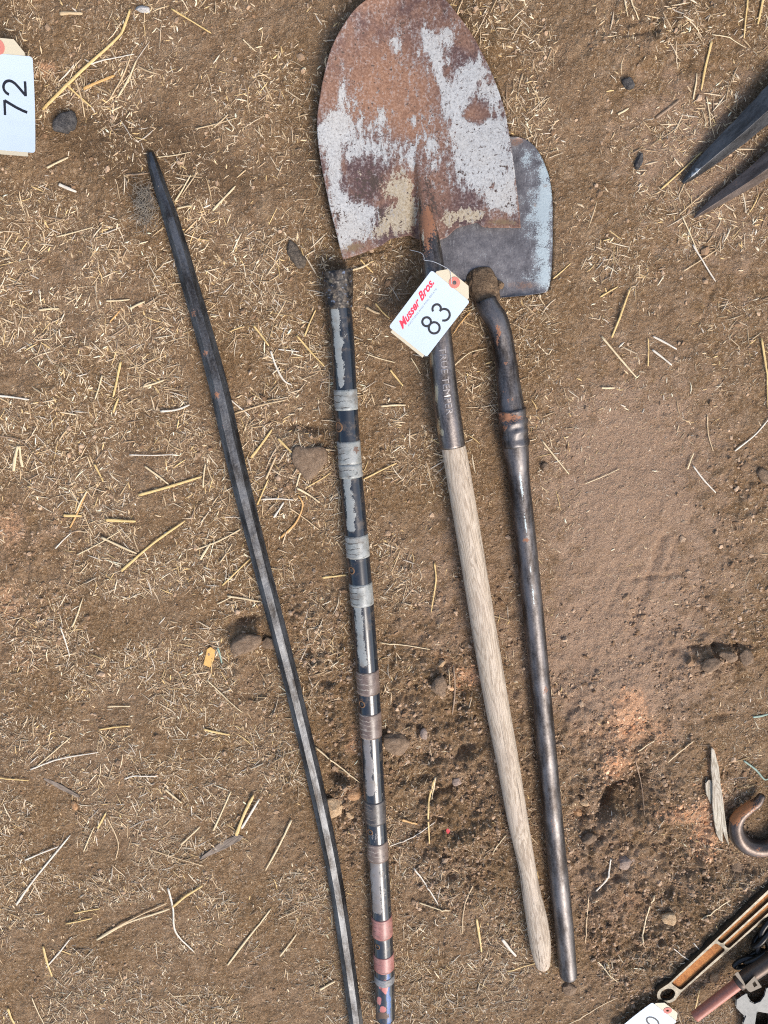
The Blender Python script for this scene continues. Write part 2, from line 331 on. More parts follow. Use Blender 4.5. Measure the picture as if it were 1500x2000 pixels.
MAT = dict(
    ground=m_ground(), chaff=m_chaff(), blade=m_blade(), plate=m_plate(), pole=m_pole(),
    bar=m_steel('forged_bar_steel', (.030, .026, .023), (.125, .128, .132), rust_amt=.70, rough=(.30, .50), metal=.85),
    socket=m_steel('shovel_socket_steel', (.055, .044, .037), (.21, .185, .17), rust_amt=.78, rough=(.24, .46), metal=.85, paint=(.50, .42, .30)),
    pipe=m_steel('brown_pipe_steel', (.034, .027, .023), (.155, .143, .138), rust_amt=.72, rough=(.32, .54), metal=.8, paint=(.34, .40, .42)),
    hook=m_steel('rusty_hook_steel', (.05, .036, .028), (.13, .10, .085), rustc=(.22, .085, .03), rust_amt=.62, rough=(.25, .45), metal=.6),
    wood=m_wood('weathered_ash_wood', (.40, .315, .225), (.56, .47, .365), (.27, .20, .135)),
    splinter=m_wood('grey_splinter_wood', (.36, .31, .22), (.62, .56, .45), (.20, .16, .10)),
    greywood=m_wood('grey_brown_wood', (.15, .115, .085), (.24, .19, .145), (.07, .05, .035)),
    mud=m_mud(), clod=m_mud('clod_earth', (.12, .078, .048), (.25, .175, .115), 150), collar=m_collar(),
    darkclod=m_mud('dark_clod', (.045, .036, .028), (.17, .135, .10), 220),
    pinkclod=m_mud('pink_grey_stone', (.20, .14, .105), (.38, .29, .23), 150),
    tanstone=m_mud('tan_stone', (.30, .19, .10), (.56, .40, .24), 140), orangestone=m_mud('orange_stone', (.28, .14, .06), (.50, .31, .17), 140),
    darkstone=m_mud('dark_stone', (.028, .026, .026), (.10, .092, .085), 160), quartz=m_mud('pale_quartz', (.28, .26, .24), (.52, .50, .47), 120),
    tape_silver=m_tape('silver_tape', (.18, .19, .175), (.31, .315, .295), (.03, .025, .02), .8),
    tape_brown=m_tape('brown_tape', (.085, .055, .042), (.19, .14, .115), (.42, .36, .29), .65),
    tape_dark=m_tape('dark_tape', (.030, .026, .025), (.085, .075, .07), (.25, .20, .16), .5),
    tape_red=m_tape('faded_red_tape', (.26, .085, .068), (.38, .18, .15), (.08, .03, .03), .6),
    tape_grey=m_tape('grey_tape', (.11, .115, .12), (.22, .22, .22), (.05, .05, .05), .5),
    hole=m_flat('hole_shade', (.010, .008, .007), .9), holerim=m_flat('rusty_hole_rim', (.16, .085, .04), .8),
    spike=m_steel('dark_forged_spike_steel', (.030, .029, .029), (.105, .105, .108), rust_amt=.70, rough=(.34, .55), metal=.6, paint=(.42, .44, .45)),
    spike_rust=m_steel('rusty_spike_steel', (.060, .043, .035), (.17, .135, .115), rust_amt=.62, rough=(.38, .6), metal=.5, paint=(.40, .41, .40)),
    manila=m_paper('manila_card', (.52, .45, .32)), sticker=m_paper('white_sticker', (.47, .54, .60)),
    ink=m_flat('black_ink', (.012, .012, .016), .5, .1, bump=0), red=m_flat('red_ink', (.72, .03, .06), .5, .1, bump=0), grey=m_flat('grey_ink', (.22, .26, .30), .5, .1, bump=0),
    ring=m_flat('red_paper_ring', (.50, .17, .13), .7, .15), wire=m_flat('thin_wire', (.50, .50, .50), .35, .1, 300, .6),
    web=m_rustweb(), chrome=m_flat('worn_bright_steel', (.085, .076, .060), .40, .8, 130, .75, .5, .9), chrome_dark=m_flat('dull_dark_steel', (.05, .042, .034), .45, .3, 300, .6),
    redrod=m_flat('faded_red_rod_paint', (.40, .15, .10), .45, .35, 200), darkbar=m_flat('brown_bar_steel', (.10, .072, .055), .45, .35, 200, .5),
    alu=m_flat('grey_cast_metal', (.13, .132, .128), .55, .35, 220, .4, .5, .6), chain=m_flat('greasy_chain_steel', (.032, .030, .029), .35, .4, 250, .6),
    leaf=m_flat('yellow_dead_leaf', (.58, .34, .10), .6, .3, 250), redbit=m_flat('red_petal', (.48, .02, .03), .5, .2), green=m_flat('dry_green_blade', (.14, .22, .17), .6, .3),
    lint=m_flat('grey_lint', (.24, .205, .16), .8, .3, 500), root=m_flat('dark_root', (.10, .065, .04), .8, .3, 400),
    letter=m_flat('worn_raised_letters', (.34, .31, .29), .35, .2, 400, .7),
)

# ------------------------------------------------------------------ where the tools lie (photo pixels along each axis)
BAR = [(294, 300), (303, 333), (318, 380), (334, 427), (380, 585), (424, 742), (460, 900), (510, 1100), (586, 1400), (652, 1700), (696, 2000), (703, 2050)]
BAR_W = [15, 23, 27, 31, 35, 37, 37, 34, 31, 29, 27, 26]
POLE = [(659, 528), (660, 540), (662, 590), (666, 632), (669, 664), (676, 787), (684, 909), (698, 1067), (712, 1233), (721, 1367), (728, 1500), (740, 1700), (749, 1860), (753, 1985)]
POLE_W = [62, 61, 56, 47, 46, 45, 45, 45, 44.5, 44, 42, 40.5, 39.5, 38]
SOCK = [(822, 355), (829, 405), (837, 455), (845, 513), (853, 600), (862, 695), (868, 756), (876, 817), (884, 872)]
SOCK_W = [8, 22, 36, 43, 46, 49, 51, 51, 50]
HAND = [(883, 866), (891, 902), (919, 1067), (946, 1233), (969, 1367), (992, 1490), (1011, 1600), (1029, 1690), (1037, 1740), (1049, 1800), (1056, 1850), (1060, 1884)]
HAND_W = [46, 48, 48, 48, 47, 43.5, 40, 34, 36, 42, 40, 28]
HOE = [(940, 556), (951, 596), (971, 630), (985, 689), (993, 752), (1000, 804), (1005, 857), (1010, 899), (1014, 940), (1028, 1067), (1045, 1233), (1058, 1367), (1080, 1600), (1100, 1800), (1110, 1903)]
HOE_W = [44, 44, 45, 43, 46, 52, 52, 46, 42, 41, 40, 39, 38, 38, 34]
BLADE_L = [(792, -32), (750, -22), (715, 0), (690, 22), (664, 60), (645, 100), (632, 150), (623, 200), (619, 240), (622, 285), (629, 330), (638, 375), (648, 420), (658, 460), (670, 507)]
BLADE_R = [(792, -32), (835, -20), (870, 0), (892, 26), (921, 66), (947, 114), (965, 154), (983, 205), (991, 240), (999, 290), (1004, 325), (1008, 358), (1012, 392), (1015, 418), (1017, 445)]
PLATE = [(850, 262), (998, 264), (1014, 268), (1035, 277), (1053, 298), (1066, 326), (1075, 356), (1079.5, 403), (1079.5, 477), (1077, 535), (1071, 565), (1057, 573), (974, 582), (925, 578), (868, 556), (842, 500), (838, 400)]
SPIKE_A = [(1333, 357), (1440, 265), (1600, 128)]
SPIKE_B = [(1355, 425), (1450, 362), (1620, 250)]
HOOK = [(1488, 1554), (1479, 1567), (1463, 1578), (1446, 1592), (1437, 1610), (1441, 1632), (1457, 1650), (1480, 1657), (1503, 1654), (1521, 1638), (1529, 1612), (1530, 1570), (1530, 1520)]
HOOK_W = [13, 19, 22, 24, 27, 31, 33, 33, 30, 27, 24, 23, 22]

# ------------------------------------------------------------------ ground
def poly_inside(px, py, poly):
    r = np.zeros(px.shape, bool); n = len(poly)
    for i in range(n):
        x0, y0 = poly[i]; x1, y1 = poly[(i + 1) % n]
        c = ((y0 > py) != (y1 > py)) & (px < (x1 - x0) * (py - y0) / (y1 - y0 + 1e-12) + x0); r ^= c
    return r
BLADE_POLY = BLADE_L + BLADE_R[::-1][:-1]
STEP = 0.0023
X0, X1, Y0, Y1 = -0.74, 0.74, -1.00, 0.72
def axis(a, b):
    core = np.arange(a, b, STEP); out = np.array([.01, .03, .08, .2, .5, 1.2, 3.0])
    return np.concatenate([a - out[::-1], core, core[-1] + out])
GX = axis(X0, X1); GY = axis(Y0, Y1)
XX, YY = np.meshgrid(GX, GY)
XC = np.clip(XX, X0 - .2, X1 + .2); YC = np.clip(YY, Y0 - .2, Y1 + .2)
PX, PY = proj(np.stack([XC.ravel(), YC.ravel(), np.zeros(XC.size)], 1)); PX = PX.reshape(XC.shape); PY = PY.reshape(XC.shape)

rough = np.clip(.25 + blobs(PX, PY, [(900, 1450, 190, 260, .9), (1200, 1650, 200, 260, .8), (600, 1280, 150, 160, .7), (660, 1560, 90, 120, .8), (1390, 1270, 120, 60, .5), (1450, 1000, 90, 150, .35),
                                     (560, 920, 90, 80, .4), (1300, 1850, 140, 110, .6), (60, 1150, 120, 200, .3), (1280, 60, 160, 90, .4), (880, 1700, 90, 80, .5), (1450, 1720, 100, 100, .6)]), 0, 1.15)
calm = 1 - .62 * np.clip(blobs(PX, PY, [(1240, 1080, 220, 260, 1), (1180, 840, 130, 130, .7), (1300, 650, 200, 150, .5), (1330, 330, 200, 150, .5), (450, 80, 150, 120, .5), (560, 650, 70, 130, .6), (330, 1880, 130, 60, .6), (80, 1060, 110, 90, .5)]), 0, 1)
H = (fbm(XC, YC, .42, 3, 3) - .5) * .014 + (fbm(XC, YC, .11, 4, 5) - .5) * .010
H += calm * ((fbm(XC, YC, .035, 4, 9) - .5) * .0075 * (.55 + rough) + (fbm(XC, YC, .012, 3, 21) - .5) * .0048 * (.6 + rough) + (fbm(XC, YC, .0055, 2, 23) - .5) * .0016)
wide = np.zeros(XC.shape)
for pts in (BAR, POLE, HAND, HOE, SOCK, SPIKE_A, SPIKE_B, HOOK, [(1300, 1955), (1560, 1730)], [(1230, 2050), (1320, 1960)], [(1350, 1990), (1560, 1850)], [(820, 0), (850, 500)], [(0, 100), (0, 300)]):
    wide = np.maximum(wide, 1 - sstep(45, 190, seg_dist(PX, PY, pts)))
Hlow = (fbm(XC, YC, .42, 3, 3) - .5) * .014 + (fbm(XC, YC, .11, 4, 5) - .5) * .010
H -= Hlow * wide * .9
# lumpy clods pressed into the dirt where it is broken up
ridge = 1 - np.abs(fbm(XC, YC, .030, 4, 31) - .5) * 4
H += np.clip(ridge - .55, 0, 1) * -.0075 * np.clip(rough - .30, 0, 1)
cl = fbm(XC, YC, .020, 3, 41); H += sstep(.54, .585, cl) * .0055 * np.clip(rough - .3, 0, 1) * (.6 + fbm(XC, YC, .008, 2, 4))
cl = fbm(XC, YC, .047, 4, 44); H += sstep(.55, .575, cl) * .0065 * np.clip(rough - .35, 0, 1)
cl = fbm(XC, YC, .009, 3, 47); H += sstep(.60, .66, cl) * .0034 * np.clip(rough, 0, 1)
# holes, scuffs and prints
H += -.028 * blobs(PX, PY, [(1245, 1535, 32, 45, 1, 15), (1185, 1565, 12, 48, .8, 30), (1325, 1690, 40, 55, .35)]) + .006 * blobs(PX, PY, [(1205, 1590, 18, 42, 1.2, 10), (1300, 1540, 60, 50, .6)])
H += -.012 * blobs(PX, PY, [(605, 835, 42, 9, 1, 8), (640, 860, 9, 30, .8, -25), (478, 1212, 45, 8, 1, -18), (513, 1240, 6, 18, 1, -20), (1400, 1262, 70, 6, .9, -3), (1393, 1282, 4, 25, .8), (1437, 1285, 5, 22, .9),
                                (1110, 1915, 10, 22, .9, 40), (1400, 1400, 30, 6, .6, -10), (1130, 1590, 18, 22, .9), (650, 1515, 30, 8, .9, 10), (905, 1465, 40, 9, .8, -25), (870, 1540, 22, 7, .8, -20), (1440, 1700, 30, 10, .8)])
H += .009 * blobs(PX, PY, [(770, 1445, 38, 32, .8), (600, 895, 48, 55, .7), (482, 1252, 48, 26, .9), (840, 1330, 40, 35, .7), (1375, 1288, 20, 28, .8), (1415, 1275, 22, 16, .6), (590, 1200, 60, 45, .7), (890, 1640, 60, 22, .5)])
for (x0, y0, x1, y1, wd, dp) in [(1292, 1050, 1240, 1210, 7, .006), (1240, 1130, 1330, 1118, 5, .005), (1215, 1130, 1180, 1200, 4, .003), (1320, 1050, 1300, 1110, 4, .004), (1180, 1195, 1260, 1200, 4, .003),
                                 (1282, 10, 1278, 70, 5, .006), (1215, 70, 1290, 60, 5, .005), (1320, 5, 1310, 60, 5, .005), (1245, 5, 1250, 40, 4, .004), (1415, 20, 1440, 90, 5, .003), (1195, 625, 1215, 570, 6, .003), (1225, 655, 1245, 590, 6, .003),
                                 (1395, 560, 1360, 640, 5, .003), (1420, 560, 1395, 630, 4, .003), (70, 1110, 130, 1060, 5, .003), (20, 1200, 90, 1150, 5, .003), (380, 560, 420, 580, 5, .002)]:
    d = seg_dist(PX, PY, [(x0, y0), (x1, y1)]) + (fbm(XC, YC, .01, 2, 77) - .5) * 10
    dp *= .55; H += -dp * np.exp(-(d / wd) ** 2) + dp * .35 * np.exp(-((d - wd * 2.2) / wd) ** 2)
# tools bedded in: level under them
lev = np.zeros(XC.shape)
for pts, wd in ((BAR, 24), (POLE, 28), (HAND, 28), (HOE, 28), (SOCK, 28)):
    lev = np.maximum(lev, 1 - sstep(wd * .8, wd * 1.9, seg_dist(PX, PY, pts)))
for pts, wd in ((SPIKE_A, 26), (SPIKE_B, 22), (HOOK, 24), ([(1300, 1955), (1560, 1730)], 40), ([(1350, 1990), (1560, 1850)], 60)):
    lev = np.maximum(lev, .8 * (1 - sstep(wd, wd * 2, seg_dist(PX, PY, pts))))
H = H * (1 - lev) + (.0004 + H * .3) * lev
ins = poly_inside(PX, PY, PLATE); H = np.where(ins, np.minimum(H, -.0035), H)
ins = poly_inside(PX, PY, BLADE_POLY); H = np.where(ins, np.minimum(H, -.0015), H)
fade = sstep(0, .25, np.maximum(np.maximum(XX - X1, X0 - XX), np.maximum(YY - Y1, Y0 - YY))); H = H * (1 - fade)
nx, ny = len(GX), len(GY)
idx = np.arange(nx * ny).reshape(ny, nx)
Q = np.stack([idx[:-1, :-1], idx[:-1, 1:], idx[1:, 1:], idx[1:, :-1]], -1).reshape(-1, 4)
me = np_mesh('ground', np.stack([XX, YY, H], -1).reshape(-1, 3), Q)
clay = blobs(PX, PY, [(1228, 1395, 38, 55, 1.0, 10), (1205, 1500, 35, 35, .9), (1385, 1605, 32, 75, 1.0, 12), (1330, 1590, 55, 22, .7), (1390, 1490, 14, 40, .7), (920, 1320, 40, 25, .75), (20, 1030, 40, 60, .55), (15, 1180, 40, 60, .5),
                        (55, 1290, 50, 40, .4), (1290, 1430, 40, 30, .5), (1180, 1840, 60, 60, .35), (1240, 1760, 70, 40, .35), (90, 135, 22, 18, .8), (700, 1430, 30, 25, .5), (690, 1460, 20, 16, .5), (1150, 1430, 50, 25, .4), (865, 1280, 25, 12, .5)])
dust = blobs(PX, PY, [(1250, 1100, 260, 330, .75), (1200, 860, 170, 180, .6), (1150, 1300, 120, 160, .4), (600, 1250, 80, 120, .3), (80, 1050, 120, 130, .4), (500, 1900, 150, 120, .3), (1350, 300, 200, 200, .35), (880, 1050, 90, 160, .35), (1130, 1700, 90, 200, .4), (1330, 200, 220, 260, .35), (1200, 1320, 200, 120, .4), (480, 60, 160, 120, .3), (150, 520, 220, 100, .3), (870, 1220, 130, 130, .4), (1280, 1700, 160, 200, .4), (320, 900, 200, 120, .25), (1420, 560, 120, 260, .3)])
dark_shade = blobs(PX, PY, [(250, 275, 130, 60, 1.5), (300, 330, 90, 60, 1.0), (420, 350, 90, 50, .5), (590, 250, 50, 160, .4), (620, 380, 40, 120, .3), (830, 1000, 60, 160, .25), (760, 900, 50, 140, .3), (20, 30, 60, 50, .6), (920, 40, 60, 60, .9), (470, 350, 120, 60, .4), (1235, 1540, 40, 60, .8), (1180, 1560, 50, 60, .5), (870, 1420, 90, 120, .35), (100, 1340, 130, 60, .4), (450, 1190, 80, 90, .35), (20, 1420, 90, 60, .4), (620, 30, 40, 60, .5), (1320, 1690, 50, 50, .6),
                        (700, 1480, 60, 60, .3), (300, 340, 60, 60, .5), (80, 1000, 130, 60, .3), (640, 520, 40, 20, .7), (760, 560, 40, 50, .5)])  # dark earth patches, plus shade painted beside the blade and into the hollows
for nme, a in (('clay', clay), ('dust', dust), ('dark_shade', dark_shade)): fattr(me, nme, a)
ground = put('ground', me, MAT['ground']); tag(ground, kind='structure')

HC = H[7:-7, 7:-7]; cx0, cy0 = GX[7], GY[7]; ch, cw = HC.shape
def hgt(x, y):
    fx = np.clip((np.asarray(x, float) - cx0) / STEP, 0, cw - 1.01); fy = np.clip((np.asarray(y, float) - cy0) / STEP, 0, ch - 1.01)
    ix = fx.astype(int); iy = fy.astype(int); u = fx - ix; v = fy - iy
    return (HC[iy, ix] * (1 - u) + HC[iy, ix + 1] * u) * (1 - v) + (HC[iy + 1, ix] * (1 - u) + HC[iy + 1, ix + 1] * u) * v

# ------------------------------------------------------------------ chaff litter (nobody could count it)
def density(px, py):
    d = .40 + blobs(px, py, [(260, 1480, 330, 260, .30), (320, 1830, 330, 180, .30), (880, 1930, 130, 90, .5), (1000, 1800, 60, 100, .25), (300, 1250, 200, 120, .2), (200, 720, 290, 230, .55), (330, 1060, 170, 110, .4), (150, 1560, 260, 190, .5), (440, 1470, 130, 170, .55), (480, 620, 110, 150, .45), (550, 960, 110, 120, .5), (850, 1890, 160, 110, .75),
                             (790, 1700, 90, 80, .55), (1190, 530, 170, 130, .45), (1040, 130, 130, 200, .25), (1330, 430, 170, 90, .3), (250, 1900, 350, 110, .35), (940, 700, 60, 120, .4), (150, 140, 120, 120, .3), (800, 760, 60, 150, .3), (600, 1800, 120, 150, .3),
                             (760, 1000, 60, 250, .2), (1150, 1930, 120, 80, .3), (1380, 120, 60, 120, .25), (580, 1380, 60, 120, .3), (480, 1350, 70, 90, .3)])
    d -= blobs(px, py, [(1250, 1150, 250, 290, .45), (1180, 850, 110, 120, .15), (1330, 700, 150, 120, .15), (50, 1130, 100, 150, .3), (870, 1400, 120, 160, .30), (1190, 1630, 160, 220, .30), (280, 285, 130, 60, .22), (560, 660, 60, 140, .15), (1400, 900, 150, 150, .2), (600, 890, 45, 55, .35), (480, 1250, 55, 35, .4),
                        (1400, 1300, 120, 120, .2), (900, 1560, 90, 100, .15), (350, 1880, 120, 60, .2), (450, 60, 150, 90, .12)])
    return np.clip(d, .04, 1)
def scatter(n, power=1.0, seed=0):
    r = np.random.default_rng(seed); out = []
    tot = 0
    while tot < n:
        x = r.uniform(X0 + .02, X1 - .02, n); y = r.uniform(Y0 + .02, Y1 - .02, n)
        px, py = proj(np.stack([x, y, np.zeros(n)], 1))
        wgt = density(px, py) * (.10 + 2.1 * sstep(.34, .70, fbm(x, y, .065, 4, 61))) * (.5 + fbm(x, y, .2, 2, 5))
        k = (r.uniform(0, 1, n) < np.clip(wgt, 0, 1.3) ** power / 1.3) & (px > -60) & (px < 1560) & (py > -60) & (py < 2060)
        out.append(np.stack([x[k], y[k]], 1)); tot += k.sum()
    return np.concatenate(out)[:n]
PAL = np.array([(.62, .46, .27), (.72, .56, .36), (.52, .37, .20), (.80, .67, .47), (.40, .27, .15), (.30, .20, .12), (.66, .46, .20), (.22, .145, .085), (.62, .53, .41)])
def chips(name, n, lmin, lmax, wmin, wmax, lift, bend, seed, stations=2, power=1.0, bright=1.0):
    r = np.random.default_rng(seed); P = scatter(n, power, seed); n = len(P)
    L = lmin + (lmax - lmin) * r.beta(1.4, 3.2, n); W = wmin + (wmax - wmin) * r.beta(1.5, 2.5, n); A = r.uniform(0, 2 * math.pi, n)
    dx, dy = np.cos(A), np.sin(A); bn = r.normal(0, bend, n)
    ends = []
    ts = np.linspace(-.5, .5, stations)
    tilt = r.normal(0, .12, n); bury = r.uniform(-.0009, .0006, n)
    for t in ts:
        off = bn * (1 - 4 * t * t) * L
        x = P[:, 0] + dx * t * L - dy * off; y = P[:, 1] + dy * t * L + dx * off
        z = hgt(x, y) * .7 + hgt(P[:, 0], P[:, 1]) * .3 + lift + bury + tilt * t * L
        ends.append((x, y, z))
    V = np.zeros((n, stations, 3, 3))
    for i, (x, y, z) in enumerate(ends):
        tp = 1.0 if stations == 2 else (1 - .62 * (abs(ts[i]) * 2) ** 2)
        wv = W * tp * (.75 if stations == 2 and i else 1)
        for j, (s, up) in enumerate(((-.5, 0), (0, .42), (.5, 0))):
            V[:, i, j, 0] = x - dy * wv * s; V[:, i, j, 1] = y + dx * wv * s; V[:, i, j, 2] = z + up * wv
    base = np.arange(n)[:, None] * stations * 3
    qs = []
    for i in range(stations - 1):
        a = i * 3; b = a + 3
        for j in range(3):
            k = (j + 1) % 3
            qs.append(np.concatenate([base + a + j, base + b + j, base + b + k, base + a + k], 1))
    Qs = np.concatenate(qs); e = (stations - 1) * 3
    Ts = np.concatenate([np.concatenate([base, base + 1, base + 2], 1), np.concatenate([base + e, base + e + 2, base + e + 1], 1)])
    me = np_mesh(name, V.reshape(-1, 3), Qs, Ts, smooth=False)
    c = PAL[r.choice(len(PAL), n, p=[.18, .17, .16, .09, .14, .08, .06, .07, .05])] * r.uniform(.7, 1.2, (n, 1)) * bright
    dusty = r.beta(1.0, 2.6, n)[:, None] * .6; c = c * (1 - dusty) + np.array([[.33, .235, .155]]) * dusty
    cattr(me, 'col', np.repeat(np.clip(c, 0, .85), stations * 3, 0))
    return put(name, me, MAT['chaff'])
o = chips('chaff_litter', 58000, .0022, .0115, .0006, .0015, .0002, .025, 101, bright=.92)
tag(o, 'fine pale chaff scattered over the brown dirt', 'chaff', kind='stuff')
o = chips('chaff_dust', 42000, .0014, .0045, .0004, .0009, .0002, .02, 404, bright=.95)
tag(o, 'tiny chaff flecks pressed into the brown dirt', 'chaff', kind='stuff')
o = chips('grain_husks', 7000, .005, .012, .0013, .0030, .0006, .04, 202, stations=3, bright=1.18)
tag(o, 'pale pointed grain husks sprinkled over the dirt', 'husks', kind='stuff')
o = chips('straw_litter', 5200, .009, .042, .0008, .0024, .0014, .030, 303, stations=4, power=2.2, bright=1.02)
tag(o, 'short broken straw bits strewn over the dirt', 'straw litter', kind='stuff')

# loose crumbs of earth where the ground is broken up
def crumbs(n, seed):
    r = np.random.default_rng(seed); P = []; tot = 0
    zone_ = [(900, 1450, 170, 240, 1.0), (1210, 1640, 190, 260, 1.0), (600, 1290, 120, 150, .6), (660, 1560, 80, 110, .8), (1350, 1260, 180, 120, .6), (1430, 1000, 120, 150, .35), (560, 920, 80, 70, .3), (1300, 1850, 150, 120, .8), (60, 1200, 110, 200, .4), (880, 1720, 90, 80, .5), (1450, 1720, 90, 90, .8), (480, 1230, 60, 50, .5), (470, 790, 40, 40, .6), (1050, 900, 50, 80, .3), (1385, 1600, 50, 90, .9), (1230, 1440, 70, 80, .7)]
    while tot < n:
        x = r.uniform(X0 + .02, X1 - .02, n * 2); y = r.uniform(Y0 + .02, Y1 - .02, n * 2); px, py = proj(np.stack([x, y, 0 * x], 1))
        wt = (.06 + blobs(px, py, zone_) - blobs(px, py, [(1240, 1060, 170, 160, .3)])) * (.1 + 1.8 * sstep(.35, .7, fbm(x, y, .03, 3, 90)))
        k = (r.uniform(0, 1.3, n * 2) < wt) & (px > -40) & (px < 1540) & (py > -40) & (py < 2040); P.append(np.stack([x[k], y[k]], 1)); tot += k.sum()
    P = np.concatenate(P)[:n]; t = (1 + 5 ** .5) / 2
    ico = np.array([(-1, t, 0), (1, t, 0), (-1, -t, 0), (1, -t, 0), (0, -1, t), (0, 1, t), (0, -1, -t), (0, 1, -t), (t, 0, -1), (t, 0, 1), (-t, 0, -1), (-t, 0, 1)]) / math.hypot(1, t)
    fc = np.array([(0, 11, 5), (0, 5, 1), (0, 1, 7), (0, 7, 10), (0, 10, 11), (1, 5, 9), (5, 11, 4), (11, 10, 2), (10, 7, 6), (7, 1, 8), (3, 9, 4), (3, 4, 2), (3, 2, 6), (3, 6, 8), (3, 8, 9), (4, 9, 5), (2, 4, 11), (6, 2, 10), (8, 6, 7), (9, 8, 1)])
    sz = .0009 + .0075 * r.beta(.9, 8.0, n); V = ico[None] * (sz[:, None] * r.uniform(.6, 1.35, (n, 12)))[..., None] * np.stack([r.uniform(.7, 1.4, n), r.uniform(.7, 1.2, n), r.uniform(.5, .9, n)], 1)[:, None]
    a = r.uniform(0, 6.3, n); c, s_ = np.cos(a)[:, None], np.sin(a)[:, None]; V = np.stack([V[..., 0] * c - V[..., 1] * s_, V[..., 0] * s_ + V[..., 1] * c, V[..., 2]], -1)
    V[..., 0] += P[:, :1]; V[..., 1] += P[:, 1:]; V[..., 2] += (hgt(P[:, 0], P[:, 1]) + sz * .15)[:, None]
    T = (fc[None] + np.arange(n)[:, None, None] * 12).reshape(-1, 3); me = np_mesh('dirt_crumbs', V.reshape(-1, 3), None, T, False)
    px, py = proj(np.stack([P[:, 0], P[:, 1], 0 * a], 1)); orange = blobs(px, py, [(1228, 1395, 38, 60, 1.0), (1205, 1500, 40, 40, 1.0), (1385, 1605, 40, 85, 1.2), (1330, 1590, 60, 30, .8), (920, 1320, 45, 30, .9)]) > r.uniform(.2, 1.2, n)
    col = np.array([(.22, .14, .082), (.29, .195, .122), (.35, .245, .16), (.18, .11, .062)])[r.integers(0, 4, n)]; col[orange] = np.array([(.50, .28, .15), (.60, .38, .23), (.40, .20, .10)])[r.integers(0, 3, orange.sum())]
    cattr(me, 'col', np.repeat(col * r.uniform(.75, 1.25, (n, 1)), 12, 0)); return put('dirt_crumbs', me, m_crumb())
def m_crumb():
    g = G('crumbled_earth'); c = g.attr('col', 'Color'); n = g.noise(g.obj(), 700, 3)
    return g.out(g.mix(g.step(n, .35, .7), c, g.n('ShaderNodeHueSaturation', {'Value': 1.35, 'Color': c}).outputs[0]), .95, 0, g.bump(n, .6, .001), spec=.15)
tag(crumbs(17000, 77), 'loose crumbs of brown earth on the broken ground', 'earth crumbs', kind='stuff')

# ------------------------------------------------------------------ tubes
def catmull(P, n_per):
    P = np.asarray(P, float); out = []
    E = np.concatenate([[2 * P[0] - P[1]], P, [2 * P[-1] - P[-2]]])
    for i in range(len(P) - 1):
        p0, p1, p2, p3 = E[i:i + 4]; k = n_per[i] if hasattr(n_per, '__len__') else n_per
        t = np.linspace(0, 1, k, endpoint=False)[:, None]
        out.append(.5 * ((2 * p1) + (-p0 + p2) * t + (2 * p0 - 5 * p1 + 4 * p2 - p3) * t ** 2 + (-p0 + 3 * p1 - 3 * p2 + p3) * t ** 3))
    out.append(P[-1:]); return np.concatenate(out)
def tube_mesh(name, C, R, seg=32, rot=0.0, lump=None, flat=1.0, round0=False, round1=False, smooth=True, L0=0.0):
    C = np.asarray(C, float); R = np.asarray(R, float)
    def dome(C, R):
        d = C[-1] - C[-2]; d = d / np.linalg.norm(d); r = R[-1]
        an = np.radians([25, 48, 66, 80]); depth = .55
        return np.concatenate([C, C[-1] + d * (np.sin(an) * r * depth)[:, None]]), np.concatenate([R, r * np.cos(an)])
    if round1: C, R = dome(C, R)
    if round0: C, R = dome(C[::-1], R[::-1]); C, R = C[::-1], R[::-1]
    n = len(C); T = np.gradient(C, axis=0); T /= np.linalg.norm(T, axis=1)[:, None] + 1e-12
    right = np.cross(np.array([0, 0, 1.0]), T); right /= np.linalg.norm(right, axis=1)[:, None] + 1e-9
    up = np.cross(T, right)
    L = L0 + np.concatenate([[0], np.cumsum(np.linalg.norm(np.diff(C, axis=0), axis=1))])
    a = np.linspace(0, 2 * math.pi, seg, endpoint=False) + rot
    rr = R[:, None] * np.ones(seg)[None]
    if lump is not None: rr = rr * lump(L[:, None] + 0 * rr, a[None] + 0 * rr)
    sa, ca = np.sin(a)[None, :, None], np.cos(a)[None, :, None]
    V = C[:, None] + right[:, None] * sa * rr[..., None] + up[:, None] * ca * rr[..., None] * flat
    pc = np.stack([np.sin(a)[None] * rr, np.cos(a)[None] * rr, L[:, None] + 0 * rr], -1)
    idx = np.arange(n * seg).reshape(n, seg); nxt = np.roll(idx, -1, 1)
    Q = np.stack([idx[:-1], nxt[:-1], nxt[1:], idx[1:]], -1).reshape(-1, 4)
    V = np.concatenate([V.reshape(-1, 3), C[:1], C[-1:]]); pc = np.concatenate([pc.reshape(-1, 3), [[0, 0, L[0]], [0, 0, L[-1]]]])
    c0, c1 = n * seg, n * seg + 1
    Tq = np.concatenate([np.stack([np.full(seg, c0), nxt[0], idx[0]], 1), np.stack([np.full(seg, c1), idx[-1], nxt[-1]], 1)])
    me = np_mesh(name, V, Q[:, ::-1], Tq[:, ::-1], smooth)
    vattr(me, 'pc', pc); fattr(me, 'L', pc[:, 2]); u = np.concatenate([np.tile(np.sin(a), n), [0, 0]]); fattr(me, 'u', u)
    px, py = proj(V)
    return me, V, px, py, u, pc
